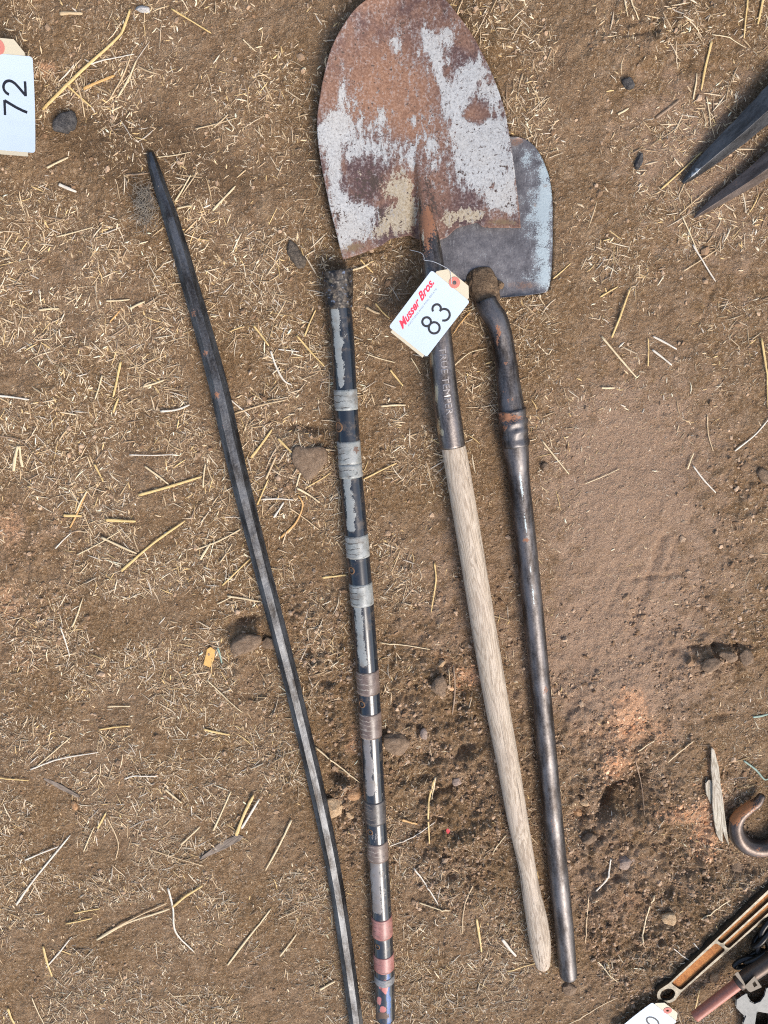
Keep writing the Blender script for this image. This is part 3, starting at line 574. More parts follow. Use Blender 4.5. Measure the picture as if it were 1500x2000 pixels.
def px_path(pts, wid, z=None, step=.004, zadd=0.0):
    """photo pixels and widths -> smooth centre line and radii; lies on z = radius unless z is given"""
    P = []
    for i, ((x, y), wd) in enumerate(zip(pts, wid)):
        zz = None if z is None else (z[i] if hasattr(z, '__len__') else z)
        r = wd / 2 * mpp(x, y, .02)
        if zz is None: zz = r - .001 + zadd
        r = wd / 2 * mpp(x, y, zz); p = at(x, y, zz); P.append([*p, r])
    P = np.array(P); k = [max(2, int(np.linalg.norm(P[i + 1, :3] - P[i, :3]) / step)) for i in range(len(P) - 1)]
    Cc = catmull(P, k); return Cc[:, :3], Cc[:, 3]
def lump_fn(amp, la, seed, big=0.0):
    return lambda L, a: 1 + amp * (fbm(L / la, np.sin(a) * .9 + np.cos(a) * 1.3 + 3, .5, 3, seed) - .5) * 2 + big * (fbm(L / la, np.sin(a - 1) + 7, 1.5, 2, seed + 5) - .5)

# digging bar -------------------------------------------------------
C, R = px_path(BAR, BAR_W, step=.006)
T0 = thing('digging_bar', 'long dark octagonal steel digging bar tapering to a point, leftmost of the four tools', 'digging bar', (C[len(C) // 2][0], C[len(C) // 2][1], 0))
cut = int(np.argmin(np.abs(proj(C)[1] - 430)))
for nme, a, b, r1 in (('shaft', cut, len(C), False), ('pointed_tip', 0, cut + 1, False)):
    me, V, px, py, u, pc = tube_mesh(nme, C[a:b], R[a:b] * 1.04, seg=8, rot=math.radians(22.5 + 10), smooth=False, lump=lambda L, a_: 1 + .075 * (fbm(L, a_ * .05, .025, 4, 8, .6) - .5))
    fattr(me, 'rust', -.06 + .4 * blobs(px, py, [(383, 610, 14, 14, .9), (400, 690, 8, 10, .8), (425, 770, 9, 10, .9), (440, 830, 8, 8, .7), (350, 560, 14, 60, .3), (294, 303, 8, 8, .8)]))
    put(nme, me, MAT['bar'], T0)

# striped pole ------------------------------------------------------
C, R = px_path(POLE, POLE_W, step=.003)
cpx, cpy = proj(C)
PT = thing('striped_pole', 'black pipe with silver stripes and wrapped tape bands, between the octagonal bar and the shovel', 'pole', (C[len(C) // 2][0], C[len(C) // 2][1], 0))
me, V, px, py, u, pc = tube_mesh('pipe', C, np.where(cpy < 625, np.minimum(R, .0163), R), seg=40)
edge = -.02 + .18 * (fbm(py * .01, py * 0, .5, 2, 4) - .5)
edge = edge + .3 * (fbm(py * .03, py * 0 + 2, .5, 3, 14) - .5)
stripe = np.clip((edge - u) / .6 + .5, 0, 1) * np.clip((u + .85) / .4, 0, 1)
yend = [(600, 757), (930, 1040), (1178, 1303), (1435, 1555), (1675, 1785)]
inst = np.zeros_like(py)
for a, b in yend: inst = np.maximum(inst, sstep(a - 4, a + 6, py) * (1 - sstep(b - 6, b + 4, py)))
taper = np.clip(stripe - np.clip((py - 690) / 70, 0, 1) * (py < 757) * np.clip((-.35 - u) * 3, 0, 1), 0, 1)
fattr(me, 'paint', taper * inst + .25 * blobs(px, py, [(675, 655, 6, 30, 1)]) + .22 * sstep(1480, 1560, py) * (1 - sstep(1780, 1790, py)))
fattr(me, 'mauve', sstep(1350, 1480, py))
fattr(me, 'blue', sstep(1880, 1910, py) * np.clip(.8 - 2.2 * np.abs(u - .35), 0, 1) + .10 * sstep(1650, 1800, py))
fattr(me, 'red', blobs(px, py, [(752, 1928, 7, 18, 1.0, 5), (741, 1922, 4, 8, .9), (740, 1955, 6, 8, 1.0), (748, 1972, 8, 8, .9)]))
fattr(me, 'rust', np.clip(-.75 - u, 0, 1) * 2 + blobs(px, py, [(660, 830, 10, 16, .9), (685, 1107, 10, 12, .6), (745, 1985, 20, 8, .8), (706, 1368, 9, 12, .5), (735, 1610, 14, 14, .5), (742, 1950, 30, 40, .3)]))
put('pipe', me, MAT['pole'], PT)
def band(y0, y1, mat, grow=.0004, seed=0, rustb=()):
    k = (cpy >= y0 - 1) & (cpy <= y1 + 1)
    me, V, px, py, u, pc = tube_mesh('tape_band', C[k], R[k] + grow, seg=40, L0=y0 * .01, lump=lambda L, a: 1 + .018 * (fbm(L, a * .01, .006, 2, seed) - .5))
    fattr(me, 'rust', blobs(px, py, rustb) + np.clip(-.8 - u, 0, 1) * 2.5)
    put('tape_band', me, MAT[mat], PT)
for y0, y1, mt, rb in [(757, 801, 'tape_silver', [(694, 785, 8, 10, .5)]), (857, 905, 'tape_silver', [(696, 878, 10, 14, .7), (668, 880, 10, 12, .5)]), (905, 932, 'tape_silver', ()), (1042, 1086, 'tape_silver', ()), (1136, 1180, 'tape_silver', [(708, 1150, 8, 6, .45)]),
                   (1304, 1350, 'tape_brown', ()), (1386, 1436, 'tape_brown', ()), (1556, 1602, 'tape_dark', ()), (1636, 1674, 'tape_brown', [(738, 1655, 14, 8, .5)]),
                   (1784, 1822, 'tape_red', ()), (1856, 1888, 'tape_red', ()), (1898, 1912, 'tape_grey', ())]:
    band(y0, y1, mt, seed=y0, rustb=rb)
k = cpy <= 602
me, *_ = tube_mesh('end_collar', C[k], R[k] * .98, seg=40, lump=lump_fn(.035, .02, 12, .03)); put('end_collar', me, MAT['collar'], PT)
def disc_hole(x, y, rad_px, name='bolt_hole'):
    i = int(np.argmin(np.hypot(cpx - 0, cpy - y) * 0 + np.abs(cpy - y))); c = C[i]; r = R[i]; u = np.clip((x - cpx[i]) * mpp(x, y) / r, -.9, .9); an = math.asin(u)
    nrm = Vector((math.sin(an), 0, math.cos(an))); rr = rad_px * mpp(x, y)
    t = Vector(C[min(i + 2, len(C) - 1)] - C[i - 2]).normalized(); s = nrm.cross(t)
    V = []; n = 16
    for rad, h in ((1.35, -.0004), (1.2, .0008), (.95, .0008), (.9, .0001)):
        for j in range(n):
            q = 2 * math.pi * j / n; uu = rad * rr * math.cos(q); vv = rad * rr * math.sin(q)
            drop = r - math.sqrt(max(r * r - vv * vv, 0))
            V.append(Vector(c) + nrm * (r + h - drop) + t * uu + s * vv)
    V = np.array([list(v) for v in V]); idx = np.arange(4 * n).reshape(4, n); nxt = np.roll(idx, -1, 1)
    Q = np.stack([idx[:-1], nxt[:-1], nxt[1:], idx[1:]], -1).reshape(-1, 4)
    ob = put(name, np_mesh(name, V, Q), MAT['holerim'], PT)
    Vd = np.concatenate([V[3 * n:], [np.mean(V[3 * n:], 0)]]); Td = np.array([[j, (j + 1) % n, n] for j in range(n)])
    put('hole_shade_disc', np_mesh('hole_shade_disc', Vd, None, Td), MAT['hole'], ob)  # flat near-black disc, the hole's inner shade put into its colour
for x, y, rp in ((662, 830, 8), (687, 1107, 6), (707, 1367, 6), (723, 1614, 5), (737, 1836, 4.5)): disc_hole(x, y, rp)

# shovel ------------------------------------------------------------
SH = thing('shovel', 'round point shovel with rusty grey painted blade and bare weathered wood handle', 'shovel', tuple(at(900, 900, 0)))
def sheet(name, P, th, mat, parent):
    n, m = P.shape[:2]; top = P.reshape(-1, 3); bot = top - np.array([0, 0, th]); idx = np.arange(n * m).reshape(n, m)
    Q = np.stack([idx[:-1, :-1], idx[1:, :-1], idx[1:, 1:], idx[:-1, 1:]], -1).reshape(-1, 4); off = n * m
    rim = np.concatenate([idx[0, :-1], idx[:-1, -1], idx[-1, :0:-1], idx[:0:-1, 0]]); rn = np.roll(rim, -1)
    QB = Q[:, ::-1] + off; QR = np.stack([rim, rn, rn + off, rim + off], -1)
    V = np.concatenate([top, bot]); me = np_mesh(name, V, np.concatenate([Q, QB, QR]), None, True)
    px, py = proj(V); return me, V, px, py
def curve_at(pts, t):
    pts = np.asarray(pts, float); d = np.concatenate([[0], np.cumsum(np.hypot(*np.diff(pts, axis=0).T))]); d /= d[-1]
    sm = catmull(pts, 12); ds = np.concatenate([[0], np.cumsum(np.hypot(*np.diff(sm, axis=0).T))]); ds /= ds[-1]
    return np.stack([np.interp(t, ds, sm[:, 0]), np.interp(t, ds, sm[:, 1])], -1)
nt_, ns_ = 170, 130
tt = np.linspace(0.004, 1, nt_); ss = np.linspace(0, 1, ns_)
Lc = curve_at(BLADE_L, tt); Rc = curve_at(BLADE_R, tt)
Gp = Lc[:, None] * (1 - ss)[None, :, None] + Rc[:, None] * ss[None, :, None]
bx = [670, 700, 745, 763, 800, 815, 845, 873, 892, 932, 941, 948, 1016]; bd = [0, -4, -14, -24, -24, -14, 0, -8, -22, -26, -16, -13, 0]
dev = np.interp(Gp[-1, :, 0], bx, bd)
Gp[:, :, 1] += dev[None] * (tt[:, None] ** 7)
gx, gy = Gp[..., 0], Gp[..., 1]
sx = (ss * 2 - 1)[None] + 0 * gx
tv = np.clip(gy / 480, 0, 1)
z = .007 + .016 * sx ** 2 * (1 - .35 * tv) + .006 * (1 - tv) ** 2 + .010 * tv ** 2
z += .007 * sstep(.80, 1.0, tt)[:, None] * (np.abs(sx) > 0) * np.clip(np.abs(sx) * 1.5 - .3, 0, 1) * -.4
axx = np.interp(gy, [285, 480], [813, 841]); tr = np.clip((gy - 285) / 190, 0, 1)
hw = 8 + 17 * tr; q = (gx - axx) / hw
z += np.where(np.abs(q) < 1, (np.cos(q * math.pi) + 1) / 2, 0) ** .8 * (.021 * tr ** 1.1)
qg = (gx - (axx - hw * 1.1)) / (hw * .5); z -= .0060 * np.exp(-qg ** 2) * sstep(.1, .5, tr)
z += .0012 * (fbm(gx * .01, gy * .01, .6, 3, 3) - .5)
Pb = atn(gx.ravel(), gy.ravel(), z.ravel()).reshape(nt_, ns_, 3)
me, V, px, py = sheet('blade', Pb, .0022, None, None)
fattr(me, 'paint', np.clip(blobs(px, py, [(668, 185, 9, 34, .8), (655, 238, 28, 25, .9), (646, 275, 30, 26, 1.0), (652, 315, 13, 32, .9), (654, 360, 15, 30, .8), (668, 394, 24, 20, .9), (700, 415, 38, 18, .9), (692, 446, 34, 28, 1.0), (673, 470, 14, 28, .9), (745, 222, 8, 18, .75), (735, 250, 35, 20, .25),
    (774, 90, 11, 22, .75), (837, 80, 16, 28, .8, -12), (872, 74, 16, 22, .85), (851, 112, 13, 30, .65, -15), (864, 160, 10, 36, .75, -15), (876, 198, 12, 26, .8), (928, 147, 30, 40, .85), (899, 178, 20, 42, .6), (966, 190, 16, 25, .85), (899, 236, 14, 34, .85), (939, 258, 44, 22, .9), (970, 252, 18, 25, .8),
    (947, 294, 44, 28, 1.0), (921, 330, 33, 34, .95), (963, 345, 36, 42, .9), (994, 352, 12, 45, .7), (976, 392, 24, 22, .85), (1000, 405, 10, 28, .5), (800, 312, 13, 28, .55), (846, 314, 12, 30, .6), (808, 240, 8, 12, .5), (770, 285, 40, 16, .35), (725, 290, 30, 18, .35), (690, 300, 20, 20, .35), (835, 270, 20, 20, .3),
    (720, 270, 60, 40, .22), (870, 260, 60, 60, .22), (690, 220, 30, 60, .22), (830, 130, 60, 60, .18), (760, 310, 50, 30, .22), (960, 300, 60, 120, .15), (760, 40, 60, 30, .1), (926, 224, 28, 17, -.75), (912, 94, 22, 20, -.4), (960, 362, 8, 14, -.7, 30), (990, 335, 6, 30, -.4)]), -.6, 1.1))
fattr(me, 'cream', np.clip(blobs(px, py, [(763, 367, 24, 24, .75), (793, 375, 16, 40, .85), (796, 425, 26, 33, .8), (756, 432, 25, 26, .75), (917, 420, 36, 15, .95), (875, 432, 18, 14, .7), (701, 340, 16, 16, .4), (640, 0, 1, 1, 0), (730, 455, 30, 16, .5), (778, 330, 20, 14, .35)]), 0, 1.1))
fattr(me, 'dark', np.clip(blobs(px, py, [(722, 342, 22, 16, .45), (705, 365, 16, 14, .42), (700, 388, 14, 12, .42), (730, 362, 12, 16, .42), (745, 416, 12, 22, .42), (838, 365, 9, 36, .6, -8), (846, 410, 18, 22, .45), (995, 395, 8, 14, .5), (905, 340, 10, 12, .4), (660, 420, 12, 16, .45), (735, 365, 12, 16, .4), (985, 330, 8, 20, .4)]), 0, 1))
fattr(me, 'warm', np.clip(blobs(px, py, [(765, 150, 85, 85, .9), (800, 210, 60, 60, .8), (700, 200, 50, 60, .5), (860, 370, 30, 60, .6), (822, 400, 8, 90, .9, -8), (925, 224, 30, 18, .7), (830, 260, 40, 40, .6)]), 0, 1))
fattr(me, 'mud', np.clip(blobs(px, py, [(690, 484, 36, 13, .75, -12), (983, 434, 45, 10, .75), (760, 455, 30, 10, .5), (820, 470, 14, 30, .4), (806, 440, 10, 30, .4)]), 0, 1))
bo = put('blade', me, MAT['blade'], SH)
zs = [.010, .018, .026, .031, .031, .030, .029, .028, .026]
C, R = px_path(SOCK, SOCK_W, z=zs, step=.003)
me, V, px, py, u, pc = tube_mesh('socket', C, R, seg=40, lump=lump_fn(.012, .05, 6))
fattr(me, 'rust', .34 * (1 - sstep(440, 540, py)) + .3 * blobs(px, py, [(832, 480, 10, 60, .8)]))
fattr(me, 'paint', blobs(px, py, [(843, 705, 4, 22, .8), (852, 770, 4, 26, .85), (857, 830, 4, 24, .85), (864, 845, 4, 10, .8), (860, 480, 12, 30, .5), (826, 470, 5, 40, .7)]))
put('socket', me, MAT['socket'], SH)
SC, SR = C, R
# raised lettering along the socket
def text_geo(s, size, shear=0.0, offset=0.0, res=3):
    cu = bpy.data.curves.new('t', 'FONT'); cu.body = s; cu.size = size; cu.shear = shear; cu.offset = offset; cu.resolution_u = res; cu.align_x = 'LEFT'
    o = bpy.data.objects.new('t', cu); COL.objects.link(o); bpy.context.view_layer.update()
    me = bpy.data.meshes.new_from_object(o.evaluated_get(bpy.context.evaluated_depsgraph_get())); bpy.data.objects.remove(o); bpy.data.curves.remove(cu)
    V = np.array([v.co[:] for v in me.vertices]); Fc = [tuple(p.vertices) for p in me.polygons]; bpy.data.meshes.remove(me); return V, Fc
V, Fc = text_geo('TRUE TEMPER', .0125); tl = V[:, 0].max()
scy = proj(SC)[1]; Ls = np.concatenate([[0], np.cumsum(np.linalg.norm(np.diff(SC, axis=0), axis=1))]); l0 = np.interp(676, scy, Ls); l1 = np.interp(806, scy, Ls)
lx = l0 + V[:, 0] / tl * (l1 - l0); an = .30 - 0 * lx + (V[:, 1] - .0045) / .0175 * 1.0 - .22
Tn = np.gradient(SC, axis=0); Tn /= np.linalg.norm(Tn, axis=1)[:, None]; rt = np.cross([0, 0, 1.0], Tn); upv = np.cross(Tn, rt)
ip = lambda A: np.stack([np.interp(lx, Ls, A[:, i]) for i in range(3)], 1)
rr = np.interp(lx, Ls, SR) + .0006
VV = ip(SC) + ip(rt) * (np.sin(an) * rr)[:, None] + ip(upv) * (np.cos(an) * rr)[:, None]
me = bpy.data.meshes.new('raised_lettering'); me.from_pydata(VV.tolist(), [], Fc); put('raised_lettering', me, MAT['letter'], SH)
C, R = px_path(HAND, HAND_W, z=[.026, .026, .025, .024, .0225, .022, .020, .018, .018, .019, .0185, .018], step=.004)
me, V, px, py, u, pc = tube_mesh('handle', C, R, seg=36, round1=True, lump=lump_fn(.01, .2, 16)); put('handle', me, MAT['wood'], SH)

# flat hoe ----------------------------------------------------------
HO = thing('garden_hoe', 'welded steel hoe with dark pipe handle and worn flat plate under the shovel blade', 'hoe', tuple(at(1040, 1100, 0)))
def prism(name, poly, z0, z1, mat, parent, holes=(), bevel=0.0, frame=None, top_z=None):
    """poly / holes in photo px (frame None) or in a local frame (origin, angle) in metres"""
    def place(p, zz):
        if frame is None: return at(p[0], p[1], zz)
        (ox, oy), a = frame; return np.array([ox + p[0] * math.cos(a) - p[1] * math.sin(a), oy + p[0] * math.sin(a) + p[1] * math.cos(a), zz])
    loops = [list(poly)] + [list(h) for h in holes]
    flat = [p for l in loops for p in l]
    tris = tessellate_polygon([[Vector((p[0], p[1], 0)) for p in l] for l in loops])
    n = len(flat); V = [place(p, z1) for p in flat] + [place(p, z0) for p in flat]
    T = [tuple(t) for t in tris] + [tuple(i + n for i in t[::-1]) for t in tris]; Q = []; s = 0
    for l in loops:
        m = len(l)
        for i in range(m): Q.append((s + i, s + (i + 1) % m, s + (i + 1) % m + n, s + i + n))
        s += m
    me = np_mesh(name, np.array(V), np.array(Q), np.array(T), False)
    import bmesh
    bm = bmesh.new(); bm.from_mesh(me); bmesh.ops.recalc_face_normals(bm, faces=bm.faces)
    if bevel:
        bmesh.ops.dissolve_limit(bm, angle_limit=.01, verts=bm.verts, edges=bm.edges)
        ed = [e for e in bm.edges if len(e.link_faces) == 2 and e.calc_face_angle(0) > .9]
        bmesh.ops.bevel(bm, geom=ed, offset=bevel, segments=2, affect='EDGES', clamp_overlap=True)
        bmesh.ops.triangulate(bm, faces=[f for f in bm.faces if len(f.verts) > 4])
    bm.to_mesh(me); bm.free(); return me
ylev = np.linspace(262, 582, 60)
smp = catmull(np.array(PLATE + [PLATE[0]], float), 10)
xs_l, xs_r = [], []
for yy in ylev:
    k = np.where((smp[:-1, 1] - yy) * (smp[1:, 1] - yy) <= 0)[0]
    xc = smp[k, 0] + (yy - smp[k, 1]) / (smp[k + 1, 1] - smp[k, 1] + 1e-9) * (smp[k + 1, 0] - smp[k, 0])
    xs_l.append(xc.min() if len(xc) else 900); xs_r.append(xc.max() if len(xc) else 1000)
s6 = np.linspace(0, 1, 50); gx = np.array(xs_l)[:, None] * (1 - s6) + np.array(xs_r)[:, None] * s6; gy = ylev[:, None] + 0 * gx
z = .0022 + .0012 * (fbm(gx * .01, gy * .01, .8, 3, 9) - .5) + .003 * sstep(.6, 1, s6)[None]
me, V, px, py = sheet('hoe_plate', atn(gx.ravel(), gy.ravel(), z.ravel()).reshape(60, 50, 3), .0032, None, None)
fattr(me, 'paint', np.clip(blobs(px, py, [(1066, 390, 14, 60, .75), (1060, 480, 16, 60, .8), (1040, 545, 30, 22, .45), (1030, 310, 25, 30, .45), (1062, 340, 12, 40, .5), (1030, 450, 20, 40, .25), (1068, 540, 10, 30, .5), (1040, 400, 20, 40, .35)]), 0, 1))
fattr(me, 'rust', np.clip(blobs(px, py, [(1010, 275, 30, 14, .7), (1064, 362, 12, 5, .8), (1046, 400, 6, 6, .7), (1040, 555, 35, 14, .45), (905, 490, 40, 30, .25), (1010, 560, 30, 14, .4), (1050, 500, 12, 12, .3)]), 0, 1))
put('hoe_plate', me, MAT['plate'], HO)
hz = [.012, .017, .020, .019, .019, .0195, .019, .018, .016, .0155, .0155, .0155, .0155, .0155, .0148]
C, R = px_path(HOE, HOE_W, z=hz, step=.003); py_c = proj(C)[1]
def part_tube(nme, y0, y1, mat, grow=0.0, lump=None, r1=False, rustl=(), streakl=(), base=0.0, scale=1.0, r0=False):
    k = (py_c >= y0) & (py_c <= y1)
    me, V, px, py, u, pc = tube_mesh(nme, C[k], R[k] * scale + grow, seg=36, lump=lump, round1=r1, round0=r0)
    fattr(me, 'rust', base + blobs(px, py, rustl)); fattr(me, 'paint', blobs(px, py, streakl)); return put(nme, me, MAT[mat], HO)
part_tube('gooseneck', 585, 812, 'pipe', lump=lump_fn(.05, .03, 26, .04), rustl=[(972, 665, 7, 34, .42), (988, 710, 8, 6, .4), (998, 725, 7, 8, .3), (985, 765, 7, 6, .3), (1000, 780, 10, 8, .3)], base=-.05)
part_tube('weld_collar', 796, 872, 'pipe', grow=.0010, lump=lump_fn(.13, .012, 36, .08), rustl=[(990, 815, 30, 12, .5), (985, 838, 8, 8, .4), (985, 860, 14, 8, .1)], base=-.05)
part_tube('pipe_handle', 866, 1990, 'pipe', r1=True, lump=lump_fn(.006, .12, 46), base=-.12, rustl=[(1028, 1055, 10, 7, .45), (1012, 1004, 5, 6, .35), (1066, 1350, 8, 20, .35), (1078, 1620, 8, 60, .25), (1045, 1160, 8, 10, .3), (1103, 1880, 5, 20, .15)],
          streakl=[(1019, 955, 4, 38, .75, -7), (1026, 1025, 4, 26, .65, -7), (1036, 1110, 4, 45, .5, -7), (1042, 1170, 5, 30, .4, -7)])  # pale blue-grey streaks along the top of the pipe
nk = [(918, 560), (930, 552), (945, 546), (958, 556)]
C2, R2 = px_path([(936, 536), (940, 552), (946, 575), (955, 603), (962, 622)], [50, 62, 56, 46, 38], z=[.003, .006, .012, .016, .017], step=.0025)
me, *_ = tube_mesh('muddy_neck', C2, R2, seg=40, flat=.50, round0=True, round1=True, lump=lump_fn(.26, .035, 56, .45)); put('muddy_neck', me, MAT['mud'], HO)

MUDDY = [(922, 553, 22, 12, .007, 71), (950, 545, 24, 11, .008, 72), (930, 568, 15, 14, .012, 73), (960, 566, 15, 17, .014, 74), (946, 584, 16, 15, .020, 75), (962, 602, 11, 13, .024, 76), (938, 597, 9, 9, .016, 77), (905, 560, 14, 8, .005, 78), (975, 556, 10, 9, .007, 79)]
# ------------------------------------------------------------------ lot tags
def flat_poly(name, polys, holes, z, th, mat, parent, fr, bend=None):
    me = prism(name, polys, z, z + th, None, None, holes, frame=fr); return put(name, me, mat, parent)
def stroke(pts, wd):
    pts = np.asarray(pts, float); t = np.gradient(pts, axis=0); t /= np.linalg.norm(t, axis=1)[:, None]; n = np.stack([-t[:, 1], t[:, 0]], 1)
    return np.concatenate([pts + n * wd / 2, pts - n * wd / 2]), [(i, i + 1, len(pts) + i + 1, len(pts) + i) for i in range(len(pts) - 1)]
def arc(cx, cy, rx, ry, a0, a1, n=26):
    a = np.radians(np.linspace(a0, a1, n)); return np.stack([cx + rx * np.cos(a), cy + ry * np.sin(a)], 1)
def digit(d, x, y, s=1.0):
    """strokes of one numeral, centre foot at x, foot at y, 26 mm tall"""
    k = .001 * s; o = np.array([x, y])
    sh = {'8': [arc(0, 7.2, 7.2, 7.2, 0, 360), arc(0, 20, 5.7, 5.7, 0, 360)],
          '3': [arc(0, 7.4, 7.4, 7.4, -160, 90), arc(0, 20, 5.6, 5.4, -90, 165)],
          '0': [arc(0, 13, 7.6, 13, 0, 360, 40)],
          '7': [np.array([(-7.5, 25.5), (0, 25.5), (7.6, 25.5)]), np.array([(7.4, 25.5), (4.2, 19), (1.0, 12), (-1.6, 5), (-3.0, 0)])],
          '2': [np.concatenate([arc(0, 18.6, 6.8, 7.2, 170, -25, 18), np.array([(4.6, 12.6), (1.0, 8.6), (-3.4, 4.4), (-6.6, 1.2)])]), np.array([(-7.2, 1.2), (0, 1.2), (7.6, 1.2)])]}[d]
    return [st * k + o for st in sh]
def lot_tag(label, origin_px, ang, z, digits, s=1.0, ds=1.0, logo=True, tilt=(0, 0), card_shift=-.001, wire=None, curl=.8):
    O = at(*origin_px, z); E = thing('lot_tag', label, 'paper tag', O)
    fr = ((0, 0), 0.0); parts = []
    def P(nme, poly, holes, z0, th, mt):
        me = prism(nme, [(a * .001 * s, b * .001 * s) for a, b in poly], z0, z0 + th, None, None, [[(a * .001 * s, b * .001 * s) for a, b in h] for h in holes], frame=fr); parts.append(put(nme, me, MAT[mt])); return parts[-1]
    c = card_shift * 1000
    circ = lambda r, n=24: [(96 + r * math.cos(2 * math.pi * i / n), c + r * math.sin(2 * math.pi * i / n)) for i in range(n)]
    P('card', [(-4, -27 + c), (93, -27 + c), (104, -17 + c), (104, 17 + c), (93, 27 + c), (-4, 27 + c)], [circ(2.7)], 0, .0004, 'manila')
    rc = lambda cx, cy, r, a0: [(cx + r * math.cos(math.radians(a0 + t)), cy + r * math.sin(math.radians(a0 + t))) for t in (0, 30, 60, 90)]
    sticker_poly = rc(87, 29, 3, 0) + rc(3, 29, 3, 90) + rc(3, -29, 3, 180) + rc(87, -29, 3, 270)
    P('sticker', sticker_poly, [], .0006, .0003, 'sticker')
    P('hole_ring', circ(7.2, 30), [circ(2.6)], .0006, .0004, 'ring')
    ink = []; faces = []; nb = 0
    def addm(nme, V, Fs, mt, zz):
        me = bpy.data.meshes.new(nme); me.from_pydata([(a, b, zz) for a, b in V], [], Fs); parts.append(put(nme, me, MAT[mt]))
    for dname, dx, dy in digits:
        Vs, Fs, nb = [], [], 0
        for q, st in enumerate(digit(dname, dx * .001 * s, dy * .001 * s, s * ds)):
            v, f = stroke(st, .0029 * s * ds); Vs += [tuple(a) for a in v]; Fs += [tuple(i + nb for i in ff) for ff in f]; nb += len(v)
        me = bpy.data.meshes.new('numeral'); me.from_pydata([(a, b, .00105 + .00002 * (i >= 52)) for i, (a, b) in enumerate(Vs)], [], Fs); parts.append(put('numeral', me, MAT['ink']))
    if logo:
        V, Fc = text_geo('Musser Bros.', .0135 * s, .55, .0004 * s); V[:, 0] *= .072 * s / V[:, 0].max(); V[:, 1] += V[:, 0] * .05
        addm('logo_lettering', [(a + .008 * s, b + .0155 * s) for a, b, _ in V], Fc, 'red', .00105)
        V, Fc = text_geo('AUCTIONS AND REAL ESTATE', .0030 * s); V[:, 0] *= .060 * s / V[:, 0].max()
        addm('small_print', [(a + .016 * s, b + .0115 * s) for a, b, _ in V], Fc, 'grey', .00105)
    if wire is not None:
        M = (Matrix.Translation(O) @ Matrix.Rotation(ang, 4, 'Z') @ Matrix.Rotation(tilt[0], 4, 'X') @ Matrix.Rotation(tilt[1], 4, 'Y')).inverted()
        pts = [M @ Vector(at(a, b, zz)) for a, b, zz in wire]; Cw = catmull(np.array([p[:] for p in pts]), 8)
        me, *_ = tube_mesh('wire', Cw, np.full(len(Cw), .00042), seg=8); parts.append(put('wire', me, MAT['wire']))
    import bmesh
    for p_ in parts:
        p_.parent = E; me = p_.data
        if p_.name.split('.')[0] in ('card', 'sticker'):
            bm = bmesh.new(); bm.from_mesh(me); bmesh.ops.subdivide_edges(bm, edges=bm.edges[:], cuts=5, use_grid_fill=True); bmesh.ops.triangulate(bm, faces=[f for f in bm.faces if len(f.verts) > 4]); bm.to_mesh(me); bm.free()
        for v in me.vertices: v.co.z += curl * (v.co.x - .05 * s) ** 2 + curl * .6 * v.co.y * (v.co.x - .05 * s)
    E.rotation_euler = (Matrix.Rotation(ang, 3, 'Z') @ Matrix.Rotation(tilt[0], 3, 'X') @ Matrix.Rotation(tilt[1], 3, 'Y')).to_euler()
    return E
lot_tag('white paper lot tag numbered 83 with red logo, wired to the shovel socket', (796.5, 667.5), math.radians(52.3), .046, [('8', 35.5, -23.5), ('3', 56.5, -23.5)], tilt=(math.radians(2), math.radians(-3)),
        wire=[(800, 488, .036), (822, 494, .048), (828, 503, .052), (829, 508, .053), (846, 511, .054), (866, 520, .054), (878, 528, .054), (881, 540, .053), (882, 555, .052)])
lot_tag('white paper lot tag numbered 72 at the left edge beside a golden straw', (14, 295), math.radians(85), .022, [('7', 41, -24), ('2', 60, -24)], s=1.22, ds=.93, logo=False, card_shift=.003, tilt=(math.radians(-3), math.radians(-2)))
lot_tag('small white lot tag with clipped corners tied below the wrench end', (1224, 2034), math.radians(48), .014, [('0', 61, -14)], s=1.0, logo=False)

# ------------------------------------------------------------------ the other ironware at the edges
def spike(label, pts, wid, z, mat):
    P = []
    for (x, y), wd, zz in zip(pts, wid, z): P.append([*at(x, y, zz), wd / 2 * mpp(x, y, zz)])
    Cc = catmull(np.array(P), 14); me, V, px, py, u, pc = tube_mesh('steel_spike', Cc[:, :3], Cc[:, 3], seg=4, rot=math.radians(-6), smooth=False, round0=True, lump=lambda L, a: 1 + .10 * (fbm(L, a * .1, .015, 3, 5) - .5))
    fattr(me, 'rust', 0 * px); fattr(me, 'paint', blobs(px, py, [(1352, 342, 16, 14, .55), (1364, 330, 10, 8, .4), (1363, 420, 12, 8, .5)])); o = put('steel_spike', me, mat); me2 = o.modifiers.new('b', 'BEVEL'); me2.width = .0012; me2.segments = 2; return tag(o, label, 'spike', 'forged steel spikes at the right edge')
spike('dark forged steel spike with bright worn tip, upper of the two at the right edge', [(1335, 356), (1350, 342), (1385, 310), (1440, 262), (1520, 188), (1600, 115)], [9, 20, 35, 48, 62, 70], [.006, .008, .012, .016, .020, .023], MAT['spike'])
spike('slim rusty brown steel spike, lower of the two at the right edge', [(1357, 424), (1372, 412), (1410, 386), (1460, 352), (1530, 300), (1620, 235)], [6, 14, 25, 36, 50, 56], [.006, .007, .009, .012, .017, .020], MAT['spike_rust'])
C, R = px_path(HOOK, HOOK_W, z=.014, step=.003)
R = np.minimum(R, .0145); me, V, px, py, u, pc = tube_mesh('steel_hook', C, R, seg=32, round0=True, lump=lump_fn(.03, .05, 66))
fattr(me, 'rust', blobs(px, py, [(1458, 1576, 22, 10, .5, -35), (1434, 1596, 10, 14, .5), (1490, 1662, 30, 8, .1)])); o = put('steel_hook', me, MAT['hook']); tag(o, 'rust brown forged steel hook curling at the right edge beside a wood splinter', 'hook')

